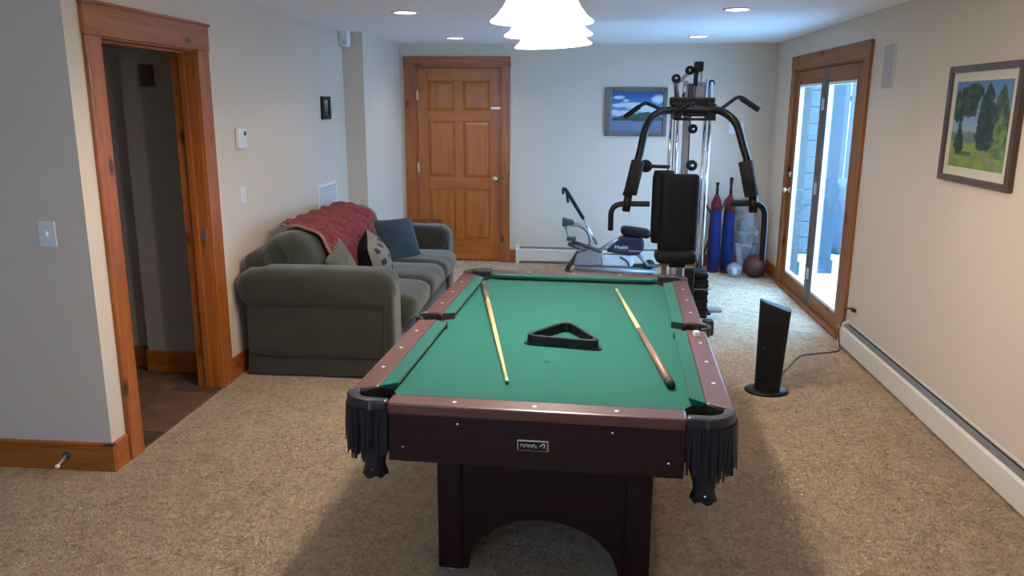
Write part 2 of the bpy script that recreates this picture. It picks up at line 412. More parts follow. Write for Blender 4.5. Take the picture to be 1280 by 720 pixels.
# baseboards
def baseboard(name, segs, mat):
    bm = new_bm()
    for d in segs: box(bm, *d)
    return struct(obj(name, bm, mat, bevel=.004))
bb = baseboard('baseboard_near_left', [(-5.0, XL+.016, 3.264, 3.28, 0, .128), (XL, XL+.016, 3.28, 3.39, 0, .128)], 'pine_x')
bx('cap_moulding', (-5.0, XL+.02, 3.26, 3.28, .128, .143), 'pine_x', bb, bevel=.004)
bx('cap_moulding', (XL, XL+.02, 3.28, 3.39, .128, .143), 'pine_y', bb, bevel=.004)
baseboard('baseboard_left', [(XL, XL+.016, 4.53, 7.2, 0, .14), (XL+.016, -1.99, 7.184, 7.2, 0, .14), (-2.0, -1.984, 7.2, YB, 0, .14)], 'pine_y')
baseboard('baseboard_back', [(-.80, -.735, YB-.016, YB, 0, .14), (.92, XR, YB-.016, YB, 0, .14)], 'pine_x')
baseboard('baseboard_right', [(XR-.016, XR, 7.9, YB-.016, 0, .14)], 'pine_y')

# hall doorway trim
t = thing('trim_1', (XL, 3.96, 0), kind='structure')
cx0, cx1 = XL, XL+.022
bx('side_casing', (cx0, cx1, 3.395, 3.508, 0, 1.992), 'pine_z', t, bevel=.004)
bx('side_casing', (cx0, cx1, 4.412, 4.545, 0, 1.992), 'pine_z', t, bevel=.004)
bx('head_casing', (cx0, cx1+.004, 3.39, 4.55, 1.992, 2.128), 'pine_y', t, bevel=.004)
bx('head_cap', (cx0, cx1+.014, 3.38, 4.56, 2.126, 2.14), 'pine_y', t, bevel=.003)
bx('jamb', (XL-.14, XL+.004, 3.495, 3.515, .008, 1.985), 'pine_z', t)
bx('jamb', (XL-.14, XL+.004, 4.405, 4.425, .008, 1.985), 'pine_z', t)
bx('head_jamb', (XL-.14, XL+.004, 3.495, 4.425, 1.985, 2.003), 'pine_y', t)
bx('door_stop_strip', (XL-.09, XL-.055, 3.515, 3.527, .008, 1.985), 'pine_z', t, bevel=.002)
bx('door_stop_strip', (XL-.09, XL-.055, 4.393, 4.405, .008, 1.985), 'pine_z', t, bevel=.002)
bx('door_stop_strip', (XL-.09, XL-.055, 3.515, 4.405, 1.973, 1.985), 'pine_y', t, bevel=.002)
bx('strike_plate', (XL-.04, XL-.012, 4.401, 4.407, .92, 1.0), 'brass', t)

# back door, six panels
t = thing('trim_2', (-1.38, YB, 0), kind='structure')
bx('side_casing', (-1.952, -1.835, YB-.022, YB, 0, 2.095), 'pine_z', t, bevel=.004)
bx('side_casing', (-.905, -.81, YB-.022, YB, 0, 2.095), 'pine_z', t, bevel=.004)
bx('head_casing', (-1.956, -.806, YB-.026, YB, 2.095, 2.2), 'pine_x', t, bevel=.004)
bx('jamb', (-1.845, -1.82, YB-.004, YB+.12, 0, 2.085), 'pine_z', t); bx('jamb', (-.915, -.895, YB-.004, YB+.12, 0, 2.085), 'pine_z', t)
bx('head_jamb', (-1.845, -.895, YB-.004, YB+.12, 2.083, 2.1), 'pine_x', t)
d = thing('door_1', (-1.365, YB+.05, 0), kind='structure')
dx0, dx1, dz0, dz1 = -1.818, -.917, .012, 2.08
yf, yk = YB+.02, YB+.06
W = dx1-dx0; st = .115; mu = .095
cxm = (dx0+dx1)/2
zs = [(dz0, .24), (.80, .93), (1.53, 1.64), (1.95, dz1)]
bx('stile', (dx0, dx0+st, yf, yk, dz0, dz1), 'door_z', d, bevel=.003); bx('stile', (dx1-st, dx1, yf, yk, dz0, dz1), 'door_z', d, bevel=.003)
for a, b in zs: bx('rail', (dx0+st, dx1-st, yf, yk, a, b), 'door_x', d, bevel=.003)
for (a, b), (a2, b2) in zip(zs, zs[1:]):
    bx('mullion', (cxm-mu/2, cxm+mu/2, yf, yk, b, a2), 'door_z', d, bevel=.003)
    for x0, x1 in ((dx0+st, cxm-mu/2), (cxm+mu/2, dx1-st)):
        bm = new_bm(); g = .035
        o4 = [bm.verts.new(p) for p in ((x0,yf+.018,b),(x1,yf+.018,b),(x1,yf+.018,a2),(x0,yf+.018,a2))]
        i4 = [bm.verts.new(p) for p in ((x0+g,yf+.006,b+g),(x1-g,yf+.006,b+g),(x1-g,yf+.006,a2-g),(x0+g,yf+.006,a2-g))]
        k4 = [bm.verts.new((v.co.x, yk-.006, v.co.z)) for v in o4]
        for i in range(4):
            j = (i+1)%4; bm.faces.new((o4[i],o4[j],i4[j],i4[i])); bm.faces.new((k4[i],k4[j],o4[j],o4[i]))
        bm.faces.new(i4); bm.faces.new(k4[::-1])
        obj('panel', bm, 'door_z', d)
bm = new_bm(); lathe(bm, [(.03,0),(.03,-.008),(.012,-.012),(.012,-.03),(.026,-.038),(.03,-.052),(.022,-.064),(0,-.068)], (-.968, yf, .92), 20, 'y')
obj('knob', bm, 'brass', d, smooth=True)
for z in (1.80, 1.03, .25):
    bm = new_bm(); lathe(bm, [(.007,-.05),(.007,.05)], (dx0-.004, yf-.006, z), 10); box(bm, dx0-.02, dx0+.012, yf-.003, yf+.002, z-.045, z+.045); obj('hinge', bm, 'gold', d)
bx('latch_guard', (dx1-.1, dx1+.012, yf-.006, yf, 1.66, 1.68), 'brass', d, bevel=.001)

# ------------------------------------------------------------------ French patio door on the right
t = thing('trim_3', (XR, 6.84, 0), kind='structure')
a0, a1 = XR-.022, XR
bx('side_casing', (a0, a1, 5.785, 5.895, 0, 2.03), 'french_z', t, bevel=.004)
bx('side_casing', (a0, a1, 7.785, 7.885, 0, 2.03), 'french_z', t, bevel=.004)
bx('head_casing', (a0-.004, a1, 5.78, 7.89, 2.03, 2.15), 'french_y', t, bevel=.004)
bx('jamb', (XR-.004, XR+.06, 5.882, 5.902, 0, OPZ-.002), 'french_z', t); bx('jamb', (XR-.004, XR+.06, 7.778, 7.798, 0, OPZ-.002), 'french_z', t)
bx('outer_jamb', (XR+.06, XR+.15, 5.882, 5.902, 0, OPZ-.002), 'siding', t); bx('outer_jamb', (XR+.06, XR+.15, 7.778, 7.798, 0, OPZ-.002), 'siding', t)
bx('head_jamb', (XR-.004, XR+.15, 5.9, 7.78, OPZ-.022, OPZ), 'french_y', t)
bx('threshold', (XR-.03, XR+.15, 5.9, 7.78, 0, .03), 'french_y', t, bevel=.004)
d = thing('door_2', (XR+.05, 6.84, 0), kind='structure')
ax0, ax1 = XR+.012, XR+.055
def leaf(y0, y1, g0, g1):
    bx('stile', (ax0, ax1, y0, g0, .032, 2.015), 'stile_grey' if y0 > 6.5 else 'french_z', d, bevel=.003)
    bx('stile', (ax0, ax1, g1, y1, .032, 2.015), 'french_z' if y1 > 7 else 'stile_grey', d, bevel=.003)
    bx('rail', (ax0, ax1, g0, g1, .032, .15), 'french_y', d, bevel=.003)
    bx('rail', (ax0, ax1, g0, g1, 1.895, 2.015), 'french_y', d, bevel=.003)
    f = .022
    bm = new_bm()
    for e0, e1, z0, z1 in ((g0,g0+f,.15,1.895),(g1-f,g1,.15,1.895),(g0+f,g1-f,.15,.15+f),(g0+f,g1-f,1.895-f,1.895)):
        box(bm, ax0+.004, ax1-.004, e0, e1, z0, z1)
    obj('glazing_bead', bm, 'white', d)
    bx('pane', (ax0+.02, ax0+.026, g0+f*.5, g1-f*.5, .16, 1.885), 'glass', d)
leaf(5.904, 6.885, 6.10, 6.80); leaf(6.895, 7.776, 6.985, 7.685)
bm = new_bm(); lathe(bm, [(.028,0),(.028,-.008),(.011,-.012),(.011,-.032),(.024,-.038),(.028,-.05),(.02,-.062),(0,-.065)], (ax0, 7.735, .93), 18, 'x')
obj('knob', bm, 'brass', d, smooth=True)
bm = new_bm(); lathe(bm, [(.026,0),(.026,-.014),(.02,-.018),(0,-.018)], (ax0, 7.735, 1.08), 18, 'x'); obj('deadbolt', bm, 'brass', d, smooth=True)
for z in (1.72, 1.03, .3):
    bm = new_bm(); lathe(bm, [(.009,-.05),(.009,.05)], (ax0-.007, 6.89, z), 10); box(bm, ax0-.003, ax0+.002, 6.865, 6.915, z-.045, z+.045); obj('hinge', bm, 'pale', d)

# ------------------------------------------------------------------ outside the patio door
struct(bx('ground_outside', (2.08, 30, -20, 45, -.3, -.12), 'patio'))
t = thing('house_wing', (2.35, 10.3, -.12), 'blue-grey clapboard house wing outside the patio door', 'building')
bm = new_bm(); box(bm, 2.08, 2.98, 10.2, 13.0, -.12, 3.4); obj('wall', bm, 'siding', t)
for k in range(16):
    bx('clapboard', (2.07, 2.995, 10.175, 10.2, -.1+k*.2, .095+k*.2), 'siding', t, bevel=.006)
def post(x, y, w, label):
    t = thing('porch_post', (x, y, -.12), label, 'post')
    bx('shaft', (x-w/2, x+w/2, y-w/2, y+w/2, -.12, 2.9), 'post', t, bevel=.008)
    bx('base', (x-w/2-.02, x+w/2+.02, y-w/2-.02, y+w/2+.02, -.12, .03), 'post', t, bevel=.006)
post(2.70, 9.05, .13, 'grey-blue porch post seen through the near glass pane')
post(2.32, 8.9, .10, 'slim grey-blue porch post seen through the far glass pane')
t = thing('board_fence', (4.5, 15.0, -.12), 'pale blue board fence beyond the patio', 'fence')
for k in range(24):
    bx('board', (2.9+k*.2, 3.085+k*.2, 14.98, 15.0+.01*(k%2), -.12, 2.5), 'fence', t)
bx('rail', (2.9, 7.7, 15.02, 15.07, .3, .4), 'fence', t); bx('rail', (2.9, 7.7, 15.02, 15.07, 1.8, 1.9), 'fence', t)
bm = new_bm(); softbox(bm, (3.62, 10.6, .28), (.55,.5,.42), .18, (.1,.1,.25), 8, wr=.015)
tagp(obj('covered_grill', bm, 'tarp', smooth=True), 'bulky grey-blue covered shape on the patio outside', 'cover')

# ================================================================== HEATERS, WALL FITTINGS
def heater(name, label, axis, fixed, a, b, sgn):
    """baseboard radiator; axis 'y' runs along Y against X=fixed"""
    loc = (fixed, (a+b)/2, 0) if axis == 'y' else ((a+b)/2, fixed, 0)
    t = thing(name, loc, label, 'radiator')
    def pr(nm, prof, mat, e0=a, e1=b, **kw):
        bm = new_bm(); pts = [(fixed+sgn*p, z) for p, z in prof]
        if axis == 'y':
            lo = [bm.verts.new((p, e0, z)) for p, z in pts]; hi = [bm.verts.new((p, e1, z)) for p, z in pts]
        else:
            lo = [bm.verts.new((e0, p, z)) for p, z in pts]; hi = [bm.verts.new((e1, p, z)) for p, z in pts]
        n = len(pts); bm.faces.new(lo); bm.faces.new(hi[::-1])
        for i in range(n): bm.faces.new((lo[i], lo[(i+1)%n], hi[(i+1)%n], hi[i]))
        return obj(nm, bm, mat, t, **kw)
    pr('back_plate', [(0,.012),(.004,.012),(.004,.19),(0,.192)], 'white_metal')
    pr('slot_shade_block', [(.004,.12),(.022,.12),(.022,.165),(.004,.178)], 'gap_shade', a+.03, b-.03)  # solid dark block standing in for shade in the slot
    pr('front_panel', [(.052,.025),(.062,.03),(.062,.15),(.052,.163),(.046,.163),(.056,.148),(.056,.034),(.05,.03)], 'white_metal')
    pr('damper', [(.021,.176),(.05,.166),(.051,.169),(.022,.18)], 'fin')
    pr('fin_element', [(.008,.05),(.045,.05),(.045,.12),(.008,.12)], 'gap_shade', a+.03, b-.03)
    for e in ((a-.004, a+.035), (b-.035, b+.004)):
        pr('end_cap', [(0,0),(.066,0),(.066,.155),(.05,.175),(.01,.2),(0,.2)], 'white_metal', *e)
    return t
heater('baseboard_radiator', 'long cream baseboard radiator along the right wall', 'y', XR, -1.5, 5.72, -1)
heater('baseboard_radiator', 'cream baseboard radiator under the lake painting on the back wall', 'x', YB, -.73, .9, -1)

# switch plate on the near left wall
t = thing('light_switch', (-2.37, 3.28, 1.08), 'white toggle light switch on the grey near-left wall', 'light switch')
bx('plate', (-2.41, -2.33, 3.273, 3.28, 1.075, 1.19), 'white', t, bevel=.003); bx('toggle', (-2.376, -2.364, 3.258, 3.275, 1.125, 1.145), 'white', t, bevel=.002)
t = thing('light_switch', (XL, 4.905, 1.075), 'white light switch on the left wall below the thermostat', 'light switch')
bx('plate', (XL, XL+.006, 4.87, 4.945, 1.075, 1.185), 'white', t, bevel=.002); bx('toggle', (XL+.004, XL+.018, 4.902, 4.913, 1.12, 1.14), 'white', t, bevel=.002)
t = thing('light_switch', (1.565, YB, 1.41), 'white double switch plate on the back wall behind the gym', 'light switch')
bx('plate', (1.49, 1.645, YB-.006, YB, 1.42, 1.535), 'white', t, bevel=.002)
for x in (1.53, 1.60): bx('toggle', (x-.006, x+.006, YB-.02, YB-.004, 1.467, 1.487), 'white', t, bevel=.002)
t = thing('thermostat', (XL, 4.92, 1.425), 'white thermostat with small dark display on the left wall', 'thermostat')
bx('body', (XL, XL+.03, 4.86, 4.975, 1.425, 1.55), 'white', t, bevel=.006); bx('display', (XL+.028, XL+.031, 4.925, 4.96, 1.505, 1.532), 'dgrey', t)
t = thing('motion_sensor', (XL+.02, 7.1, 2.2), 'white motion sensor high in the corner of the left wall', 'sensor')
bm = new_bm(); softbox(bm, (XL+.045, 7.13, 2.27), (.045,.05,.075), .02, n=5); obj('body', bm, 'white', t, smooth=True)
bx('lens', (XL+.03, XL+.075, 7.078, 7.084, 2.21, 2.26), 'pale', t, bevel=.003)
t = thing('wall_vent', (XL, 6.6, .85), 'white louvred return-air vent low on the left wall behind the sofa', 'vent')
bm = new_bm()
for d4 in ((6.34,6.37,.84,1.05),(6.80,6.83,.84,1.05),(6.37,6.80,.84,.865),(6.37,6.80,1.025,1.05)): box(bm, XL, XL+.01, *d4[:2], *d4[2:])
obj('frame', bm, 'white', t, bevel=.002)
for k in range(8):
    bm = new_bm(); z = .877+k*.02; box(bm, XL+.001, XL+.009, 6.37, 6.80, z-.006, z+.006, rot=Matrix.Rotation(R(30),3,'Y')); obj('louvre', bm, 'white', t)
t = thing('wall_speaker', (XR, 5.465, 1.81), 'flat grey in-wall speaker grille beside the patio door', 'speaker')
bx('frame', (XR-.008, XR, 5.37, 5.56, 1.81, 2.1), 'wall', t, bevel=.002); bx('grille', (XR-.011, XR-.006, 5.38, 5.55, 1.82, 2.09), 'spk', t, bevel=.002)
t = thing('door_stop', (-2.405, 3.264, .055), 'spring door stop with white rubber tip on the pine baseboard', 'door stop')
bm = new_bm(); lathe(bm, [(.02,0),(.02,-.006),(.008,-.008)], (-2.405,3.264,.075), 14, 'y'); obj('flange', bm, 'dgrey', t, smooth=True)
bm = new_bm(); tube(bm, [(-2.405+.006*math.cos(k*.9), 3.256-.0012*k, .075-.0004*k+.006*math.sin(k*.9)) for k in range(50)], .0018, 5); obj('spring', bm, 'chrome', t, smooth=True)
bm = new_bm(); lathe(bm, [(.009,0),(.01,-.012),(.006,-.016),(0,-.016)], (-2.405,3.196,.055), 12, 'y'); obj('tip', bm, 'white', t, smooth=True)

# ================================================================== LAMPS
def can(x, y, label):
    t = thing('recessed_light', (x, y, ZC-.012), label, 'ceiling light', 'recessed lights in the ceiling')
    bm = new_bm(); lathe(bm, [(.098,ZC),(.098,ZC-.004),(.09,ZC-.01),(.076,ZC-.008),(.074,ZC)], (x,y,0), 28, cap=False); obj('trim_ring', bm, 'white', t, smooth=True)
    bm = new_bm(); lathe(bm, [(.075,ZC-.001),(.075,ZC-.006),(0,ZC-.006)], (x,y,0), 28); obj('lens', bm, 'lens', t)
    l = bpy.data.lights.new('can_light', 'SPOT'); l.energy = CAN_W; l.spot_size = R(140); l.spot_blend = .9; l.color = (1,.865,.72); l.shadow_soft_size = .07
    o = bpy.data.objects.new('can_light', l); COL.objects.link(o); o.location = (x, y, ZC-.02)
    o.parent = t; o.matrix_parent_inverse = Matrix.Translation(-t.location)
can(-1.275, 5.71, 'round recessed ceiling light above the sofa, nearest on the left')
can(-1.27, 7.85, 'round recessed ceiling light in front of the pine back door')
can(.98, 5.63, 'round recessed ceiling light, nearest on the right before the gym')
can(1.01, 7.74, 'round recessed ceiling light in front of the lake painting wall')

for x_, sd_ in ((-1.275, 'left'), (.98, 'right')):  # unseen cans added to brighten the foreground
    can(x_, 3.58, 'added out-of-view recessed ceiling light beside the billiard lamp, %s of the pool table' % sd_)
    can(x_, 1.45, 'added out-of-view recessed ceiling light just before the viewer, on the %s' % sd_)
    can(x_, -.68, 'added out-of-view recessed ceiling light behind the viewer, on the %s' % sd_)

t = thing('billiard_lamp', (-.155, 3.24, 1.96), 'three-shade white glass billiard lamp hanging over the pool table', 'lamp')
bm = new_bm(); tube(bm, [(-.155,2.66,2.19),(-.155,3.82,2.18)], .012, 12); obj('bar', bm, 'brass', t, smooth=True)
for y in (3.0, 3.48):
    bm = new_bm(); tube(bm, [(-.155,y,2.185),(-.155,y,ZC-.01)], .006, 8); obj('hanger_rod', bm, 'brass', t, smooth=True)
bx('ceiling_plate', (-.205,-.105,2.9,3.58,ZC-.02,ZC), 'brass', t, bevel=.004)
for k, (y, z, tx) in enumerate(((2.77,1.972,0.0),(3.24,1.968,R(1.2)),(3.7,1.962,R(3.2)))):
    bm = new_bm()
    mt = Matrix.Translation((-.155, y, z)) @ Matrix.Rotation(-tx, 4, 'Y')
    prof = [(.035,.175),(.06,.168),(.082,.145),(.098,.11),(.112,.078),(.130,.046),(.152,.018),(.173,.002),(.172,-.002),(.150,.012),(.126,.042),(.108,.075),(.094,.107),(.078,.14),(.056,.163),(.03,.17)]
    lathe(bm, prof, (0,0,0), 40, cap=False, mat=mt)
    sh = obj('shade', bm, 'shade', t, smooth=True)
    bm = new_bm(); lathe(bm, [(.0,.21),(.03,.208),(.036,.17),(.03,.16),(0,.16)], (0,0,0), 20, mat=mt); obj('shade_cap', bm, 'brass', sh, smooth=True)
    bm = new_bm(); lathe(bm, [(0,.055),(.02,.06),(.032,.08),(.03,.105),(.015,.13),(.013,.16),(0,.16)], (0,0,0), 16, mat=mt); obj('bulb', bm, 'bulb', sh, smooth=True)
    l = bpy.data.lights.new('bulb_light', 'POINT'); l.energy = PEND_W; l.color = (1,.865,.72); l.shadow_soft_size = .05
    o = bpy.data.objects.new('bulb_light', l); COL.objects.link(o); o.location = (-.155, y, z+.02); o.parent = t; o.matrix_parent_inverse = Matrix.Translation(-t.location)

# ================================================================== POOL TABLE (local coords: x across, y away from camera)
T = thing('pool_table', (-.09, 3.277, 0), 'mahogany pool table with green felt and black fringed corner pockets', 'pool table', rotz=R(-2.6), local=True)
HW, HL, ZT, ZB = .605, 1.035, .80, .768
def arc(cx, cy, r, a0, a1, n=10): return [(cx+r*math.cos(R(a0+(a1-a0)*k/n)), cy+r*math.sin(R(a0+(a1-a0)*k/n))) for k in range(n+1)]
CP = (.515, .945)
# bed with bitten corners and side pockets
pts = []
pts += arc(CP[0], -CP[1], .062, 180, 90)
pts += arc(.56, 0, .058, 223.6, 136.4)
pts += arc(CP[0], CP[1], .062, 270, 180)
pts += arc(-CP[0], CP[1], .062, 360, 270)
pts += arc(-.56, 0, .058, 43.6, -43.6)
pts += arc(-CP[0], -CP[1], .062, 90, 0)
bm = new_bm(); prism(bm, pts, ZB-.03, ZB); obj('bed_cloth', bm, 'felt', T)
# wooden rails
def rail(pts, mat): 
    bm = new_bm(); prism(bm, pts, .762, ZT); return obj('rail', bm, mat, T, bevel=.006)
for s in (-1, 1):
    rail([(-.457, s*HL), (.457, s*HL), (.457, s*.955), (-.457, s*.955)][::s], 'rail_x')
    for e in (-1, 1):
        p = [(s*.527, e*.89), (s*HW, e*.932), (s*HW, e*.062)]
        p += [(s*(.572+.062*math.cos(R(a))), e*.062*math.sin(R(a))) for a in (75, 100, 120, 136)]
        rail(p[::-1] if s*e > 0 else p, 'rail_y')
# cushions
def cushion(a0, a1, s, along):
    """a0..a1 extent at the wooden rail; nose ends pulled in by the jaw angles"""
    g0 = .045 if abs(a0) > .3 else .022; g1 = .045 if abs(a1) > .3 else .022
    B = .955 if along == 'x' else .527; N = B-.052
    sec = []
    for (d, z, k) in ((B, .798, 0), (N, .797, 1), (N+.004, .782, 1), (B, .768, 0)):
        sec.append((d, z, a0+(g0 if k else 0), a1-(g1 if k else 0)))
    bm = new_bm(); lo = []; hi = []
    for d, z, u0, u1 in sec:
        for lst, u in ((lo, u0), (hi, u1)): lst.append(bm.verts.new((u, s*d, z) if along == 'x' else (s*d, u, z)))
    bm.faces.new(lo); bm.faces.new(hi[::-1])
    for i in range(4): j = (i+1)%4; bm.faces.new((lo[i], lo[j], hi[j], hi[i]))
    return obj('cushion', bm, 'felt_c', T, bevel=.003)
for s in (-1, 1):
    cushion(-.455, .455, s, 'x'); cushion(-.885, -.058, s, 'y'); cushion(.058, .885, s, 'y')
# sights
sight = None
sp = [(x, s*.997) for s in (-1,1) for x in (-.25, 0, .25)] + [(s*.568, y) for s in (-1,1) for y in (-.70,-.47,-.235,.235,.47,.70)]
bm = new_bm(); lathe(bm, [(.007,ZT-.001),(.007,ZT+.0006),(0,ZT+.0008)], (0,0,0), 12)
for x, y in sp:
    if sight is None: sight = obj('sight', bm, 'pearl', T); sight.location = (x, y, 0)
    else: share('sight', sight, T, (x, y, 0))
# aprons
for s in (-1, 1):
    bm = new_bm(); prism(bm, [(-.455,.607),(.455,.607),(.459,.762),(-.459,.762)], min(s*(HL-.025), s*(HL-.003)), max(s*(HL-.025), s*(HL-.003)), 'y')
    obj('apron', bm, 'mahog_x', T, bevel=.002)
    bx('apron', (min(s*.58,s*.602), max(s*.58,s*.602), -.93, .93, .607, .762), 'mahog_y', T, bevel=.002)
bx('under_frame', (-.50, .50, -.90, .90, .60, .735), 'mahog_y', T)
bolt = None
for x, z in ((-.235,.742),(.24,.742),(.41,.655),(-.41,.655)):
    bm = new_bm(); lathe(bm, [(.0045,0),(.004,-.002),(0,-.003)], (x, -HL+.003, z), 10, 'y'); obj('bolt', bm, 'chrome', T, smooth=True)
# name plate with an illegible silver wordmark and curl
npl = bx('name_plate', (-.049, .049, -HL-.002, -HL+.004, .669, .705), 'gold', T, bevel=.003)
bx('plate_field', (-.044, .044, -HL-.0035, -HL-.001, .673, .701), 'black', npl)
xx = -.037
for k, (w, h, dz) in enumerate(((.007,.009,0),(.005,.008,-.001),(.006,.009,0),(.005,.008,0),(.006,.009,-.001),(.005,.008,0),(.006,.010,0),(.005,.008,-.002))):
    bm = new_bm(); z0 = .6835+dz
    box(bm, xx, xx+.0017, -HL-.0045, -HL-.003, z0, z0+h); box(bm, xx+.0017, xx+w-.001, -HL-.0045, -HL-.003, z0+h-.002, z0+h)
    if k % 2: box(bm, xx+.0017, xx+w-.001, -HL-.0045, -HL-.003, z0, z0+.002)
    obj('wordmark_stroke', bm, 'ferrule', npl); xx += w+.0008
bm = new_bm(); tube(bm, [(.022,-HL-.004,.688),(.028,-HL-.004,.692),(.034,-HL-.004,.6965),(.037,-HL-.004,.690),(.034,-HL-.004,.683)], .0018, 6, 3); obj('curl_mark', bm, 'ferrule', npl)
# legs and arched panels
for sx in (-1, 1):
    for sy in (-1, 1):
        x0, x1 = sorted((sx*.295, sx*.388)); y0, y1 = sorted((sy*.59, sy*.68))
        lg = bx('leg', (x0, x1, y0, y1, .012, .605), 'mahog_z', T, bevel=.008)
        bm = new_bm(); lathe(bm, [(.03,0),(.03,.008),(.012,.012),(.012,.02)], ((x0+x1)/2, (y0+y1)/2, 0), 16); obj('levelling_foot', bm, 'pale', lg)
def arch(half, h, hole, hh, zlo=.012):
    p = [(-half, zlo), (-half, h), (half, h), (half, zlo)]
    p += [(hole*math.cos(R(a)), zlo+hh*math.sin(R(a))) for a in np.linspace(0, 180, 25)]
    return p
for s in (-1, 1):
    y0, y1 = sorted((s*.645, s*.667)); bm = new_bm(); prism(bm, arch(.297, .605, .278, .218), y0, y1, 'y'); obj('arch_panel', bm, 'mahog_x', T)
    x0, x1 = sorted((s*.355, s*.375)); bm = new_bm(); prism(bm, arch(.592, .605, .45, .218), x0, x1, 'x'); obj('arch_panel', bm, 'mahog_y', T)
# pockets
def strand_path(n):
    out = []
    L1 = .06; L2 = math.pi/2*.098; tot = L1+L2+.015
    for k in range(n):
        d = tot*(k+.5)/n
        if d < L1: out.append((.455+d, -1.043, -90))
        elif d < L1+L2: a = -90+math.degrees((d-L1)/.098); out.append((CP[0]+.098*math.cos(R(a)), -CP[1]+.098*math.sin(R(a)), a))
        else: out.append((CP[0]+.098, -CP[1]+(d-L1-L2), 0))
    return out
random.seed(11)
smesh = {}
for sx in (-1, 1):
    for sy in (-1, 1):
        fl = lambda p: [(sx*a, -sy*b) for a, b in p]
        o = [(.457,-1.04),(.515,-1.04)]+arc(CP[0], -CP[1], .095, -90, 0, 10)+[(.61,-.934)]
        i = [(.572,-.934)]+arc(CP[0], -CP[1], .057, 0, -90, 10)+[(.457,-1.002)]
        pts = fl(o+i)
        bm = new_bm(); prism(bm, pts, .764, .806); pk = obj('corner_pocket', bm, 'leather_s', T, bevel=.012, seg=3, smooth=True)
        cx, cy = sx*CP[0], (CP[1] if sy < 0 else -CP[1])
        bm = new_bm(); lathe(bm, [(.060,.79),(.060,.70),(.052,.66),(.03,.635),(0,.63)], (cx, cy, 0), 20, cap=False); obj('pocket_cup', bm, 'rubber', pk, smooth=True)
        for jaw in ((.457,-.955,.457,-1.0),(.527,-.89,.57,-.934)):
            a = fl([(jaw[0],jaw[1]),(jaw[2],jaw[3])]); 
            bm = new_bm(); v = [bm.verts.new((x, y, z)) for z in (.75,.796) for x, y in a]; bm.faces.new((v[0],v[1],v[3],v[2])); obj('jaw_facing', bm, 'rubber', pk, solid=.004)
        if sy > 0:   # near pockets show their fringe and gathered leather boot
            low = .525 if sx < 0 else .512
            bm = new_bm(); lathe(bm, [(.066,.765),(.07,.70),(.064,.65),(.05,.61),(.037,low+.055),(.033,low+.03),(.043,low),(.036,low-.004),(0,low)], (cx+sx*.012, cy-.01, 0), 24, cap=False)
            for v in bm.verts:
                a = math.atan2(v.co.y-cy, v.co.x-cx); v.co.z += .006*math.sin(7*a) if v.co.z < low+.03 else 0
            boot = obj('pocket_boot', bm, 'leather', pk, smooth=True)
            bm = new_bm(); lathe(bm, [(.006,0),(.005,-.003),(0,-.004)], (cx+sx*.012, cy-.01-.032, low+.02), 10, 'y'); obj('rivet', bm, 'chrome', boot, smooth=True)
            for row, n in ((0, 26), (1, 22)):
                for (px, py, a) in strand_path(n):
                    ln = .142+random.uniform(-.016,.016)+(.014 if -80 < a < -20 else 0)-(.02 if a > -5 else 0)
                    off = -.006*row
                    px2, py2 = px+off*math.cos(R(a)), py+off*math.sin(R(a))
                    bm = new_bm(); tw = random.uniform(-25,25); fl_ = random.uniform(0,.008); sk = random.uniform(-.006,.006)
                    m = Matrix.Translation((sx*px2, py2, .775)) @ Matrix.Rotation(R(a*sx+(180 if sx < 0 else 0)+tw), 4, 'Z')
                    vs = []
                    for (zz, wv, dd, sd) in ((0,.0034,0,0),(-ln*.5,.0034,fl_*.6,sk*.4),(-ln,.0028,fl_,sk)):
                        vs.append([bm.verts.new(m @ Vector(q)) for q in ((dd-.0015,sd-wv,zz),(dd-.0015,sd+wv,zz),(dd+.0015,sd+wv,zz),(dd+.0015,sd-wv,zz))])
                    for A, B in zip(vs, vs[1:]):
                        for q in range(4): bm.faces.new((A[q],A[(q+1)%4],B[(q+1)%4],B[q]))
                    bm.faces.new(vs[0]); bm.faces.new(vs[-1][::-1])
                    obj('fringe_strand', bm, 'leather', pk)
for s in (-1, 1):
    o = [(s*(.572+.062*math.cos(R(a))), .062*math.sin(R(a))) for a in np.linspace(70,-70,11)]
    i = [(s*(.572+.046*math.cos(R(a))), .046*math.sin(R(a))) for a in np.linspace(-75,75,11)]
    bm = new_bm(); prism(bm, (o+i)[::s], .764, .806); pk = obj('side_pocket', bm, 'leather_s', T, bevel=.006, smooth=True)
    bm = new_bm(); lathe(bm, [(.052,.79),(.052,.70),(.045,.66),(0,.64)], (s*.565, 0, 0), 20, cap=False); obj('pocket_cup', bm, 'rubber', pk, smooth=True)
    for e in (-1, 1):
        bm = new_bm(); v = [bm.verts.new((x, y, z)) for z in (.75,.797) for x, y in ((s*.475,e*.08),(s*.53,e*.057))]; bm.faces.new((v[0],v[1],v[3],v[2])); obj('jaw_facing', bm, 'rubber', pk, solid=.004)
bm = new_bm(); lathe(bm, [(.013,ZB),(.013,ZB+.0008),(.009,ZB+.0008),(.009,ZB)], (-.012,-.466,0), 18, cap=False); obj('foot_spot', bm, 'rubber', T)

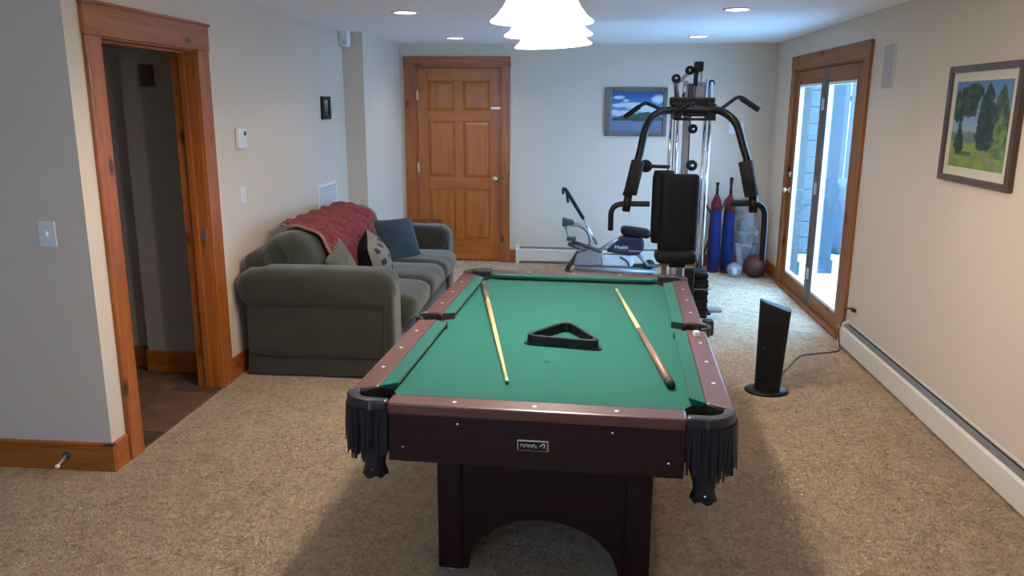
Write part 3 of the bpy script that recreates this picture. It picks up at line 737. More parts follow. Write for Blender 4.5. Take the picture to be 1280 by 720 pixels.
# things on the table (world coordinates)
def cue(name, label, tip, butt, mats):
    t0, b0 = Vector(tip), Vector(butt); L = (b0-t0).length
    t = thing(name, tuple(b0), label, 'pool cue', 'pool cues lying on the table')
    def P(f): return t0.lerp(b0, f)
    def Rr(f): return .006+.0085*f
    def seg(nm, f0, f1, mat, r0=None, r1=None):
        bm = new_bm(); tube(bm, [P(f0), P(f1)], [r0 or Rr(f0), r1 or Rr(f1)], 14); return obj(nm, bm, mat, t, smooth=True)
    seg('tip', 0, .008, 'tip'); seg('ferrule', .008, .03, 'ferrule'); seg('shaft', .03, mats[2], 'maple')
    seg('joint_ring', mats[2], mats[2]+.006, 'ferrule'); seg('butt', mats[2]+.006, .965, mats[0]); seg('bumper', .965, 1.0, mats[1], .0155, .0145)
zc = ZB
cue('pool_cue', 'pale cue with grey-brown butt lying left of the triangle rack', (-.245, 2.553, zc+.006), (-.517, 4.045, zc+.0145), ('cuegrey','cuegrey',.74))
cue('pool_cue', 'pale cue with reddish-brown butt and black bumper, right of the rack', (.177, 4.03, zc+.006), (.309, 2.56, zc+.0155), ('cuebrown','rubber',.52))
A, B, C_ = (-.235,3.03), (.09,2.97), (-.055,3.27)
def tri(k, rr):
    pts = [Vector(A), Vector(B), Vector(C_)]; c = (pts[0]+pts[1]+pts[2])/3; out = []
    pts = [c+(p-c)*k for p in pts]
    for i in range(3):
        p, a, b = pts[i], pts[i-1], pts[(i+1)%3]
        u, v = (a-p).normalized(), (b-p).normalized()
        for t_ in np.linspace(0,1,6):
            q = p+u*rr*(1-t_)**2+v*rr*t_**2; out.append((q.x, q.y))
    return out
def ring(k0, k1, z0, z1, rr=.06):
    bm = new_bm(); o, i = tri(k0, rr), tri(k1, rr*k1/k0); n = len(o)
    V = [[bm.verts.new((x, y, z)) for x, y in q] for q in (o, i) for z in (z0, z1)]
    for j in range(n):
        k = (j+1)%n
        bm.faces.new((V[0][j],V[0][k],V[1][k],V[1][j])); bm.faces.new((V[2][j],V[3][j],V[3][k],V[2][k]))
        bm.faces.new((V[1][j],V[1][k],V[3][k],V[3][j])); bm.faces.new((V[0][j],V[2][j],V[2][k],V[0][k]))
    return bm
tr = thing('triangle_rack', (-.07, 3.1, zc), 'black plastic triangle ball rack on the green felt', 'rack')
obj('wall', ring(1.0, .84, zc+.005, zc+.04), 'black', tr, bevel=.003)
obj('foot_flange', ring(1.08, .97, zc+.0005, zc+.006), 'black', tr)
bm = new_bm(); softbox(bm, (.463, 3.11, ZT+.011), (.011,.011,.011), .003, n=2)
ck = tagp(obj('chalk_cube', bm, 'white'), 'small white chalk cube on the right table rail', 'chalk')
ck.rotation_euler = (0,0,.3)

# ================================================================== SOFA
S = thing('sofa', (-1.65, 5.77, 0), 'dark olive green three-seat sofa against the left wall', 'sofa')
bx('base', (-2.11, -1.19, 4.70, 6.93, .2, .40), 'sofa', S, bevel=.02)
bm = new_bm()
vs0 = [(-2.12,4.655),(-1.175,4.655),(-1.175,6.945),(-2.12,6.945)]; vs1 = [(-2.11,4.67),(-1.19,4.67),(-1.19,6.93),(-2.11,6.93)]
lo = [bm.verts.new((x,y,.012)) for x,y in vs0]; hi = [bm.verts.new((x,y,.225)) for x,y in vs1]
bm.faces.new(lo[::-1]); bm.faces.new(hi)
for i in range(4): bm.faces.new((lo[i],lo[(i+1)%4],hi[(i+1)%4],hi[i]))
sk = obj('skirt', bm, 'sofa', S, bevel=.012)
bm = new_bm(); tube(bm, [(-2.1,4.667,.228),(-1.185,4.667,.228),(-1.185,6.9,.228)], .006, 6); obj('welt', bm, 'sofa', sk, smooth=True)
for y0, y1, zt, sd in ((4.60, 4.90, .70, 1), (6.66, 6.96, .675, 2)):
    ar = None
    bm = new_bm(); softbox(bm, (-1.655, (y0+y1)/2, .33), (.455, .115, .20), .05, n=6); ar = obj('arm', bm, 'sofa', S, smooth=True)
    bm = new_bm(); softbox(bm, (-1.655, (y0+y1)/2, zt-.125), (.505, .152, .125), .105, (0,0,.05), n=12, wr=.004, seed=sd); obj('arm_roll', bm, 'sofa', ar, smooth=True)
    bm = new_bm(); softbox(bm, (-1.19, (y0+y1)/2, .31), (.035, .118, .29), .03, n=6); obj('arm_front', bm, 'sofa', ar, smooth=True)
bm = new_bm(); softbox(bm, (-2.06, 5.78, .5), (.085, 1.06, .29), .06, n=8); obj('back_frame', bm, 'sofa', S, smooth=True)
for k in range(3):
    yc = 5.18+k*.595
    bm = new_bm(); softbox(bm, (-1.50, yc, .40), (.42, .293, .088), .07, (.03,0,.22), n=11, wr=.004, seed=k); obj('seat_cushion', bm, 'sofa2', S, smooth=True)
    w = .315 if k == 0 else .29; yb = yc-.045 if k == 0 else yc
    bm = new_bm(); softbox(bm, (-1.905, yb, .672-k*.004), (.155, w, .205), .12, (.22,0,.05), n=11, rot=Matrix.Rotation(R(-9),3,'Y'), wr=.004, seed=k+4)
    bc = obj('back_cushion', bm, 'sofa2', S, smooth=True)
bm = new_bm(); tube(bm, [(-1.95,4.815,.868),(-1.875,4.80,.77),(-1.85,4.80,.67),(-1.82,4.81,.57)], .005, 6, 4); obj('cushion_seam', bm, 'sofa', bc, smooth=True)
# throw
prof = [(-2.075,.955),(-2.04,.972),(-1.985,.978),(-1.92,.972),(-1.81,.925),(-1.73,.83),(-1.69,.72),(-1.67,.60),(-1.68,.52)]
pp = smooth_path([(x, 0, z) for x, z in prof], 4)
bm = new_bm(); ny = 34; G = []
for j in range(ny+1):
    y = 4.985+j*(6.36-4.985)/ny; row = []
    for i, p in enumerate(pp):
        u = i/len(pp)
        sag = .066+.012*max(0, (y-5.0)/1.4)
        w = .010*math.sin(y*21+u*9)+.008*math.sin(y*37-u*14)+.006*math.sin(u*40+y*5)
        yy = y+.25*max(0, 1-u/.28)*(1-j/ny)+(.10*u if j < 3 else .10*u*(1-(j-3)/(ny-3)))+(.05*math.sin(u*7) if j > ny-4 else 0)
        row.append(bm.verts.new((p.x+w*.7*(u > .3)+.006+.042*min(1, max(0, (u-.15)/.3)), yy, p.z-sag+w*.7*(u < .6)+.006)))
    G.append(row)
for a, b in zip(G, G[1:]):
    for i in range(len(pp)-1): bm.faces.new((a[i],a[i+1],b[i+1],b[i]))
e0 = [v.co.copy() for v in G[0]]; e1 = [v.co.copy() for v in G[-1]]
th = obj('throw_blanket', bm, 'throw', smooth=True, solid=.014)
tagp(th, 'dark red chenille throw draped over the back of the sofa', 'blanket')
for e in (e0, e1):
    bm = new_bm(); tube(bm, e, .011, 6); obj('edge_binding', bm, 'tape', th, smooth=True)
# pillows
def pillow(name, label, c, w, h, thick, rot, mat, backmat=None):
    n = 16
    def side(s):
        bm = new_bm(); uvl = bm.loops.layers.uv.new('uv'); g = []
        for j in range(n+1):
            row = []
            for i in range(n+1):
                u, v = -1+2*i/n, -1+2*j/n
                px = u*(1-.07*(1-v*v)) ; py = v*(1-.07*(1-u*u))
                t_ = thick*(max(0,(1-abs(u)**2.6)*(1-abs(v)**2.6)))**.55
                t_ += .006*math.sin(u*6+v*4)*math.sin(v*7-u*3)*(1-u*u)*(1-v*v)
                q = rot @ Vector((px*w/2, s*t_, py*h/2))
                row.append(bm.verts.new(Vector(c)+q))
            g.append(row)
        for j in range(n):
            for i in range(n):
                f = bm.faces.new((g[j][i],g[j][i+1],g[j+1][i+1],g[j+1][i]))
                for l, (a, b) in zip(f.loops, ((i,j),(i+1,j),(i+1,j+1),(i,j+1))): l[uvl].uv = (a/n, b/n)
        return bm
    if backmat:
        t = thing(name, c, label, 'pillow', 'throw pillows on the sofa')
        obj('front', side(-1), mat, t, smooth=True); obj('back', side(1), backmat, t, smooth=True)
    else:
        bm = side(-1); b2 = side(1); me = bpy.data.meshes.new('tmp'); b2.to_mesh(me); b2.free(); bm.from_mesh(me)
        bmesh.ops.remove_doubles(bm, verts=bm.verts[:], dist=.0005)
        t = tagp(obj(name, bm, mat, smooth=True), label, 'pillow', 'throw pillows on the sofa')
    return t
def RM(z, y, x): return (Matrix.Rotation(R(z),3,'Z') @ Matrix.Rotation(R(y),3,'Y') @ Matrix.Rotation(R(x),3,'X'))
pillow('throw_pillow', 'small sage green pillow at the near end of the sofa', (-1.62,5.12,.635), .28, .28, .06, RM(84,-24,-18), 'p_green')
pillow('throw_pillow', 'grey pillow with dark square blocks and a black back', (-1.53,5.62,.56), .40, .40, .125, RM(106,-12,-14), 'p_dots', 'p_black')
pillow('throw_pillow', 'large slate blue velvet pillow leaning at the far end of the sofa', (-1.55,6.28,.60), .46, .44, .12, RM(38,0,-34), 'p_blue')

# end table beyond the sofa
t = thing('end_table', (-1.58, 7.45, 0), 'dark wooden end table between sofa and pine door', 'side table')
bx('top', (-1.78,-1.385,7.24,7.66,.575,.605), 'dkwood', t, bevel=.005)
bx('apron', (-1.75,-1.415,7.27,7.63,.50,.575), 'dkwood', t)
for x in (-1.76,-1.445):
    for y in (7.26, 7.60): bx('leg', (x, x+.04, y, y+.04, 0, .575), 'dkwood', t, bevel=.003)

# ================================================================== TOWER HEATER
H = thing('tower_heater', (1.14, 4.70, 0), 'black tower space heater standing on the carpet', 'space heater')
bm = new_bm(); lathe(bm, [(.1,0),(.128,.004),(.132,.012),(.12,.02),(.08,.028),(0,.03)], (0,0,0), 36)
for v in bm.verts: v.co = Vector((1.14+v.co.x, 4.70+v.co.y*.8, v.co.z))
obj('base', bm, 'black', H, smooth=True)
bm = new_bm(); prof = []
n = 28; rings = []
for k in range(12):
    f = k/11; zt = .03+.52*f; ring_ = []
    for j in range(n):
        a = 2*math.pi*j/n; e = .45
        ca, sa = math.cos(a), math.sin(a)
        x = math.copysign(abs(ca)**e, ca)*(.075+.017*f); y = math.copysign(abs(sa)**e, sa)*(.06+.012*f)
        rz = R(-14); X, Y = x*math.cos(rz)-y*math.sin(rz), x*math.sin(rz)+y*math.cos(rz)
        z = .02+(.525+(-.33*X))*f+.01*f*(1-(Y/.08)**2)
        ring_.append(bm.verts.new((1.143+X+.012*f, 4.70+Y, z)))
    rings.append(ring_)
for a, b in zip(rings, rings[1:]):
    for j in range(n): bm.faces.new((a[j],a[(j+1)%n],b[(j+1)%n],b[j]))
bm.faces.new(rings[0][::-1]); bm.faces.new(rings[-1])
body = obj('body', bm, 'black', H, smooth=True, bevel=.008, seg=3)
for k in range(22):
    z = .08+k*.017
    bm = new_bm(); box(bm, -.055,.055,-.003,.003,-.0035,.0035)
    m = Matrix.Translation((1.143+.012*(z/.55)-.018, 4.70-.062-.011*z/.55, z)) @ Matrix.Rotation(R(-14),4,'Z')
    for v in bm.verts: v.co = m @ v.co
    obj('grille_slat', bm, 'black', H)
bm = new_bm(); box(bm, -.006,.006,-.002,.002,-.008,.008)
m = Matrix.Translation((1.095, 4.64, .30)) @ Matrix.Rotation(R(-14),4,'Z')
for v in bm.verts: v.co = m @ v.co
obj('badge', bm, 'dgrey', H)
bm = new_bm(); tube(bm, [(1.17,4.77,.09),(1.25,4.93,.04),(1.36,5.12,.008),(1.52,5.42,.007),(1.66,5.50,.007),(1.78,5.55,.007),(1.845,5.60,.01),(1.855,5.66,.05),(1.855,5.685,.13),(1.88,5.70,.205),(1.90,5.71,.23)], .0045, 8, 5); obj('power_cord', bm, 'dgrey', H, smooth=True)
t = thing('wall_plug', (XR, 5.65, .28), 'small black plug and short cord poking out beside the patio door', 'plug')
bm = new_bm(); tube(bm, [(1.915,5.77,.262),(1.90,5.73,.275),(1.905,5.68,.297),(1.91,5.63,.302)], .006, 8, 5); obj('cord', bm, 'rubber', t, smooth=True)
bm = new_bm(); softbox(bm, (1.914,5.61,.302), (.013,.028,.012), .006, n=3); obj('plug_body', bm, 'rubber', t, smooth=True)

# ================================================================== PICTURES
def paint_grid(name, parent, P0, U, V, nu, nv, fn, mat):
    """colour-attribute picture on a grid from P0 spanning U and V"""
    me = bpy.data.meshes.new(name); P0, U, V = Vector(P0), Vector(U), Vector(V)
    vs = [tuple(P0+U*(i/nu)+V*(j/nv)) for j in range(nv+1) for i in range(nu+1)]
    fs = [(j*(nu+1)+i, j*(nu+1)+i+1, (j+1)*(nu+1)+i+1, (j+1)*(nu+1)+i) for j in range(nv) for i in range(nu)]
    me.from_pydata(vs, [], fs); ca = me.color_attributes.new('paint', 'FLOAT_COLOR', 'POINT')
    for j in range(nv+1):
        for i in range(nu+1): ca.data[j*(nu+1)+i].color = (*srgb(*fn(i/nu, j/nv)), 1)
    o = obj(name, me, mat, parent); o.data.update(); return o
def lerp(a, b, t): t = max(0, min(1, t)); return tuple(x+(y-x)*t for x, y in zip(a, b))
def hn(x, y, s=0):
    def h(i, j): v = math.sin(i*127.1+j*311.7+s*74.7)*43758.5453; return v-math.floor(v)
    tot = 0
    for f, am in ((2.2, 1.0), (5.1, .6), (11.3, .4)):
        X, Y = x*f+s*3.1, y*f+s*1.3; i, j = math.floor(X), math.floor(Y); a, b = X-i, Y-j
        a = a*a*(3-2*a); b = b*b*(3-2*b)
        tot += am*((h(i,j)*(1-a)+h(i+1,j)*a)*(1-b)+(h(i,j+1)*(1-a)+h(i+1,j+1)*a)*b-.5)
    return tot
def lake(u, v):
    c = lerp((86,150,196), (34,88,150), (v-.45)/.5)
    for (cx, cy, rx, ry) in ((.15,.86,.13,.05),(.28,.78,.10,.04),(.35,.68,.33,.07),(.12,.66,.14,.05),(.55,.62,.3,.10),(.22,.48,.3,.09),(.9,.82,.16,.12),(.75,.55,.3,.09),(.05,.5,.12,.08)):
        d = ((u-cx)/rx)**2+((v-cy)/ry)**2+.5*hn(u*3,v*5,cx*9)
        c = lerp((206,216,226), c, (d-.35)/.7)
    hill = .40+.05*math.sin(u*5.2-1.2)+.075*math.exp(-((u-.72)/.16)**2)+.03*math.exp(-((u-.3)/.12)**2)+.008*hn(u*4,0)
    if v < hill: c = lerp((44,66,58), (62,86,66), .5+hn(u*2,v*3,3))
    if v < .285+.008*math.sin(u*9): c = lerp((92,112,150), (116,128,160), .5+.8*hn(u*.8,v*9,1))
    if v < .05 and u > .6: c = lerp(c, (130,104,96), .6)
    return c
t = thing('framed_picture', (.52, YB, 1.39), 'lake and clouds painting in a grey-brown frame on the back wall', 'picture')
x0, x1, z0, z1, w = .197, .843, 1.388, 1.89, .07
bm = new_bm(); box(bm, x0,x0+w,YB-.03,YB,z0,z1); box(bm, x1-.045,x1,YB-.03,YB,z0,z1); box(bm,x0+w,x1-.045,YB-.03,YB,z1-.05,z1); box(bm,x0+w,x1-.045,YB-.03,YB,z0,z0+.045)
obj('frame', bm, 'frame_gr', t, bevel=.008)
paint_grid('canvas', t, (x0+w-.005,YB-.018,z0+.04), (x1-x0-w-.035,0,0), (0,0,z1-z0-.085), 90, 64, lake, 'paint')
def park(u, v):
    c = lerp((150,176,190), (92,132,176), (v-.35)/.6)
    if v < .42+.03*hn(u*2,1): c = lerp((96,118,110), (120,140,120), .5+hn(u*4,v*4,5))
    if v < .30-.04*u: c = lerp((112,136,62), (140,158,84), .5+hn(u*3,v*4,2))
    path = .46+(.30-v)*1.35
    if v < .29 and abs(u-path) < .015+(.3-v)*.42 and u > path-.02: c = lerp((122,126,108),(150,148,130), .5+hn(u*5,v*3,8))
    def tree(cx, base, top, rx, dark, mid, sd, trunk=None):
        nonlocal c
        if trunk and base-.12 < v < base+.35 and abs(u-cx-.02*math.sin(v*9)) < .018: c = trunk
        if base < v < top:
            f = (v-base)/(top-base); rr = rx*(1-f)**.6*(.6+.5*min(1, f*5)); d = abs(u-cx)/max(rr,.001)+.55*hn(u*5,v*7,sd)
            if d < 1: c = lerp(dark, mid, .45+.9*hn(u*8,v*9,sd+2))
    tree(.86,.30,.95,.20,(46,66,58),(92,116,84),4); tree(.62,.22,.97,.20,(30,50,56),(62,88,84),1); tree(.88,.14,.62,.16,(70,96,58),(126,150,96),6)
    for cx, cy, rx, ry, sd in ((.20,.80,.24,.17,1),(.36,.86,.16,.12,2),(.10,.66,.14,.16,3),(.30,.68,.16,.10,5)):
        if ((u-cx)/rx)**2+((v-cy)/ry)**2+.8*hn(u*6,v*6,sd) < .9: c = lerp((30,52,44), (80,108,86), .45+.9*hn(u*9,v*9,sd))
    if .2 < v < .75 and abs(u-.17-.03*math.sin(v*8)) < .022: c = (40,48,42)
    tree(.16,.16,.52,.10,(34,56,46),(64,92,66),9)
    if .14 < v < .19 and .1 < u < .42: c = lerp((60,84,50), c, .25)
    return c
t = thing('framed_picture', (XR, 4.2, 1.31), 'parkland trees print in a dark brown frame on the right wall', 'picture')
y0, y1, z0, z1, w = 3.775, 4.505, 1.325, 1.908, .034
bm = new_bm()
for q in ((y0,y0+w,z0,z1),(y1-w,y1,z0,z1),(y0+w,y1-w,z0,z0+w),(y0+w,y1-w,z1-w,z1)): box(bm, XR-.032, XR, *q)
obj('frame', bm, 'frame_br', t, bevel=.004)
bx('mat_board', (XR-.016, XR-.012, y0+w-.004, y1-w+.004, z0+w-.004, z1-w+.004), 'mat_cream', t)
paint_grid('print', t, (XR-.0175,y1-w-.05,z0+w+.045), (0,-(y1-y0-2*w-.1),0), (0,0,z1-z0-2*w-.09), 100, 76, park, 'paint_glass')
t = thing('framed_picture', (XL, 6.63, 1.575), 'small black framed photo on the left wall above the sofa', 'picture')
y0, y1, z0, z1, w = 6.525, 6.745, 1.578, 1.765, .03
bm = new_bm()
for q in ((y0,y0+w*1.7,z0,z1),(y1-w*1.7,y1,z0,z1),(y0+w*1.7,y1-w*1.7,z0,z0+w),(y0+w*1.7,y1-w*1.7,z1-w,z1)): box(bm, XL, XL+.02, *q)
obj('frame', bm, 'black', t, bevel=.003)
def snap(u, v): return lerp((70,74,86), (176,182,196), (v-.2)*1.3+.3*hn(u*2,v*3))
paint_grid('photo', t, (XL+.010,y0+w,z0+w), (0,y1-y0-2*w,0), (0,0,z1-z0-2*w), 12, 14, snap, 'paint_glass')

# ================================================================== HOME GYM
G = thing('home_gym', (.80, 6.25, 0), 'black and chrome multi-station home gym behind the pool table', 'home gym')
def gt(name, pts, r, mat, parent=G, smooth=0, seg=12):
    bm = new_bm(); tube(bm, pts, r, seg, smooth); return obj(name, bm, mat, parent, smooth=True)
def gb(name, d, mat, parent=G, bevel=.004): return bx(name, d, mat, parent, bevel=bevel)
gb('base_rail', (.765,.825,5.70,6.62,.0,.06), 'bmetal'); gb('base_crossbar', (.60,.93,5.90,5.96,.02,.09), 'bmetal'); gb('base_crossbar', (.50,1.08,6.52,6.58,.0,.06), 'bmetal')
gb('rubber_foot', (.925,1.005,5.885,5.975,.0,.115), 'rubber', bevel=.012); gb('rubber_foot', (.53,.605,5.885,5.975,.0,.115), 'rubber', bevel=.012)
fp = gb('foot_plate', (1.03,1.14,6.36,6.47,.06,.085), 'gsteel'); gb('plate_arm', (.80,1.06,6.40,6.43,.03,.065), 'bmetal', fp)
for x, zt in ((.908,1.90),(.943,1.88),(.648,1.77),(.702,1.77)):
    gt('guide_rod', [(x,6.3,.10),(x,6.3,zt)], .0125, 'chrome')
gb('centre_post', (.757,.812,6.38,6.44,.05,1.77), 'gsteel')
gb('top_crossbar', (.633,.969,6.25,6.34,1.705,1.765), 'bmetal', bevel=.008)
tb = gb('top_bracket', (.812,.945,6.34,6.36,1.765,1.88), 'silver'); gb('bracket_web', (.775,.815,6.33,6.37,1.765,1.87), 'dgrey', tb)
gb('top_post', (.735,.772,6.33,6.37,1.765,1.89), 'silver')
gt('strut', [(.69,6.32,1.765),(.668,6.30,1.90)], .02, 'silver'); gt('strut', [(.735,6.33,1.77),(.755,6.33,1.86)], .012, 'chrome')
gt('strut', [(.672,6.32,1.86),(.775,6.33,1.95)], .014, 'silver')
def pulley(x, y, z, r, mat='bmetal', w=.03):
    bm = new_bm(); lathe(bm, [(0,-w/2),(r*.6,-w/2),(r,-w*.45),(r,-w*.3),(r*.82,0),(r,w*.3),(r,w*.45),(r*.6,w/2),(0,w/2)], (x,y,z), 24, 'y'); p = obj('pulley', bm, mat, G, smooth=True)
    bm = new_bm(); lathe(bm, [(0,-w/2-.012),(r*.28,-w/2-.01),(r*.3,-w/2+.01)], (x,y,z), 12, 'y', cap=False); obj('axle_bolt', bm, 'chrome', p, smooth=True); return p
pulley(.672,6.29,1.905,.033); pulley(.775,6.32,1.965,.034)
gb('top_pulley_bracket', (.806,.872,6.27,6.36,1.955,2.03), 'bmetal', bevel=.01); gb('pulley_strap', (.806,.836,6.29,6.33,1.85,1.96), 'bmetal'); gb('pulley_strap', (.858,.868,6.29,6.33,1.85,1.96), 'silver')
pulley(.945,6.33,1.875,.022); pulley(.822,6.33,1.53,.036); pulley(.83,6.33,1.25,.042)
gt('cable', [(.838,6.3,1.96),(.80,6.32,1.60),(.80,6.32,1.28)], .004, 'rubber'); gt('cable', [(.672,6.27,1.88),(.675,6.28,1.0)], .004, 'rubber')
# press arms
arm = [(.312,6.0,1.04),(.345,6.0,1.14),(.388,6.01,1.29),(.412,6.03,1.39),(.436,6.06,1.51),(.474,6.09,1.598),(.552,6.13,1.657),(.66,6.18,1.672),(.80,6.2,1.675),(.93,6.18,1.675),(.99,6.15,1.668),(1.057,6.1,1.628),(1.112,6.07,1.556),(1.16,6.03,1.40),(1.188,6.0,1.31),(1.225,6.0,1.16),(1.255,6.0,1.04)]
pa = gt('press_arm', arm, .029, 'bmetal', smooth=4)
gb('arm_bracket', (.655,.715,6.16,6.26,1.60,1.72), 'bmetal', pa); gb('arm_bracket', (.905,.965,6.16,6.26,1.60,1.72), 'bmetal', pa)
gt('arm_brace', [(.66,6.16,1.605),(.965,6.16,1.605)], .010, 'bmetal', pa)
gt('arm_brace', [(.65,6.14,1.65),(.80,6.2,1.74)], .02, 'bmetal', pa)
gt('grip', [(.393,6.0,1.302),(.343,6.0,1.055)], .050, 'foam'); gt('grip', [(1.172,6.0,1.308),(1.236,6.0,1.057)], .052, 'foam')
gt('handle_socket', [(.333,6.0,1.06),(.316,6.0,.925)], .03, 'bmetal'); gt('handle_socket', [(1.247,6.0,1.06),(1.256,6.0,.935)], .033, 'bmetal')
gt('lower_handle', [(.491,6.0,.983),(.40,6.0,.983),(.29,6.0,.981),(.23,6.0,.960),(.207,6.0,.915),(.206,6.0,.86),(.206,6.0,.778)], .021, 'bmetal', smooth=4)
gt('lower_handle', [(1.079,6.0,.996),(1.17,6.0,.998),(1.262,6.0,.998),(1.315,6.0,.975),(1.338,6.0,.93),(1.343,6.0,.85),(1.344,6.0,.70),(1.345,6.0,.57)], .023, 'bmetal', smooth=4)
lb = gt('lat_bar', [(.287,6.2,1.613),(.374,6.2,1.679),(.43,6.2,1.716),(.46,6.2,1.718),(.524,6.2,1.692),(.633,6.2,1.655),(.765,6.2,1.64),(.945,6.2,1.645),(1.015,6.2,1.688),(1.095,6.2,1.750),(1.125,6.2,1.765),(1.15,6.2,1.762),(1.28,6.2,1.678)], .014, 'bmetal', smooth=3)
gt('lat_grip', [(1.15,6.2,1.760),(1.283,6.2,1.676)], .021, 'foam', lb); gt('lat_grip', [(.40,6.2,1.697),(.29,6.2,1.615)], .019, 'foam', lb)
# pads, seat
def pad(nm, c, h, r, puff=(0,.1,0), mat='vinyl'):
    bm = new_bm(); softbox(bm, c, h, r, puff, n=8); return obj(nm, bm, mat, G, smooth=True)
pad('back_pad', (.717,6.07,.89), (.148,.045,.315), .035); pad('side_pad', (.605,6.17,.94), (.085,.04,.282), .03)
pad('seat', (.706,6.03,.585), (.158,.10,.05), .045, (0,0,.1))
gb('seat_bracket', (.66,.78,6.0,6.2,.50,.54), 'bmetal')
gb('seat_post', (.62,.66,6.18,6.22,.05,.55), 'silver'); gb('seat_post', (.705,.735,6.18,6.22,.05,.55), 'chrome')
gb('leg_developer_post', (.777,.849,5.97,6.03,.04,.50), 'bmetal', bevel=.012)
gt('roller_axle', [(.472,6.25,1.247),(.655,6.25,1.243)], .014, 'bmetal')
bm = new_bm(); lathe(bm, [(.018,-.05),(.04,-.05),(.047,-.04),(.047,.04),(.04,.05),(.018,.05)], (.468,6.22,1.25), 24, 'y'); obj('foam_roller', bm, 'foam', G, smooth=True)
for k in range(10):
    z = .075+k*.031
    gb('weight_plate', (.872,.985-.004*(k%2),6.12,6.36,z,z+.028), 'bmetal', bevel=.005)
bm = new_bm(); softbox(bm, (.925,6.24,.415), (.06,.12,.03), .025, n=5); obj('stack_top', bm, 'bmetal', G, smooth=True)
gb('stack_band', (.868,.992,6.11,6.118,.305,.315), 'silver', bevel=0)

# ================================================================== EXERCISE BIKE
BK = thing('exercise_bike', (.27, 8.05, 0), 'silver and navy exercise glider with padded seat by the back wall', 'exercise bike')
YB0 = 8.05
def P2(x, z, dy=0): return (x, YB0+dy, z)
def bt(nm, pts, r, mat, par=BK, smooth=0): 
    bm = new_bm(); tube(bm, pts, r, 10, smooth); return obj(nm, bm, mat, par, smooth=True)
for dy in (-.10, .10): bt('floor_rail', [P2(-.08,.085,dy),P2(.76,.055,dy)], .026, 'silver')
for x, z in ((-.15,.025),(.70,.03)): bt('floor_foot', [P2(x,z,-.24),P2(x,z,.24)], .025, 'dgrey')
bt('front_leg', [P2(-.04,.24),P2(-.165,.03)], .022, 'dgrey')
bm = new_bm(); prism(bm, [(-.06,.225),(.02,.25),(.193,.265),(.185,.18),(.222,.10),(-.10,.095)], YB0-.05, YB0+.05, 'y'); obj('frame_body', bm, 'silver', BK, bevel=.015)
bt('lever', [P2(.142,.315),P2(-.003,.581)], .014, 'chrome'); lv = bt('lever_grip', [P2(-.003,.581),P2(-.172,.85),P2(-.2,.885)], .019, 'foam')
bt('brake_hook', [P2(-.2,.885),P2(-.215,.875),P2(-.212,.825)], .013, 'rubber', lv, 3); bt('side_grip', [P2(-.175,.84),P2(-.16,.74)], .014, 'rubber', lv)
bt('console_loop', [P2(-.19,.55),P2(-.12,.52),P2(-.034,.508),P2(.04,.455),P2(.076,.37),P2(.06,.29),P2(0,.265)], .021, 'silver', smooth=4)
bm = new_bm(); prism(bm, [(-.215,.585),(-.10,.555),(-.09,.525),(-.215,.50)], YB0-.07, YB0+.07, 'y'); obj('console', bm, 'dgrey', BK, bevel=.012)
bt('loop_stay', [P2(-.19,.51),P2(-.125,.34)], .012, 'silver')
for a, b, dy in (((-.165,.385),(-.07,.395),-.12), ((-.15,.335),(-.0,.28),-.1)):
    bm = new_bm(); tube(bm, [P2(*a,dy),P2(*b,dy)], .02, 8)
    pdl = obj('pedal', bm, 'dgrey', BK, smooth=True)
bt('crank', [P2(-.11,.36,-.1),P2(.12,.28,-.07),P2(.19,.25,-.05)], .018, 'dgrey')
bt('seat_stay', [P2(.15,.255,-.06),P2(.351,.39,-.06)], .017, 'silver')
bm = new_bm(); prism(bm, [(.238,.252),(.33,.345),(.372,.40),(.43,.412),(.575,.405),(.618,.365),(.618,.28),(.565,.22),(.46,.216)], YB0-.075, YB0+.075, 'y'); shr = obj('shroud', bm, 'navy', BK, bevel=.02, seg=3)
def text(s, size, loc, rot, mat, parent, ext=.001):
    cu = bpy.data.curves.new('lettering', 'FONT'); cu.body = s; cu.size = size; cu.extrude = ext
    o = bpy.data.objects.new('tmp_text', cu); COL.objects.link(o)
    dg = bpy.context.evaluated_depsgraph_get(); me = bpy.data.meshes.new_from_object(o.evaluated_get(dg)); bpy.data.objects.remove(o)
    me.transform(Matrix.Translation(loc) @ rot.to_4x4())
    return obj('lettering', me, mat, parent)
text('Health', .052, (.318, YB0-.078, .292), Matrix.Rotation(R(90),3,'X') @ Matrix.Rotation(R(-3),3,'Z'), 'white', shr)
bx('print_line', (.32,.45,YB0-.077,YB0-.074,.272,.279), 'siding', shr)
for k in range(5): bx('print_mark', (.468+k*.028,.490+k*.028,YB0-.077,YB0-.074,.262-.001*k,.276-.001*k), 'pink', shr)
bm = new_bm(); prism(bm, [(.19,.215),(.50,.222),(.525,.13),(.505,.10),(.2,.1)], YB0-.06, YB0+.06, 'y'); fw = obj('flywheel_cover', bm, 'pale', BK, bevel=.015)
bt('cover_slot', [P2(.38,.20,-.062),P2(.45,.16,-.062),P2(.475,.11,-.062)], .010, 'dgrey', fw, 3)
bm = new_bm(); softbox(bm, (.53,YB0,.452), (.15,.11,.04), .035, (0,0,.15), n=7, rot=Matrix.Rotation(R(7),3,'Y')); obj('seat', bm, 'vinyl', BK, smooth=True)
bt('rear_stay', [P2(.565,.22),P2(.675,.10)], .018, 'silver'); bt('rear_axle', [P2(.50,.10,.02),P2(.78,.10,.02)], .018, 'dgrey')
bm = new_bm(); lathe(bm, [(0,-.02),(.045,-.02),(.05,-.01),(.05,.01),(.045,.02),(0,.02)], (.69,YB0+.05,.11), 20, 'y'); obj('rear_wheel', bm, 'rubber', BK, smooth=True)

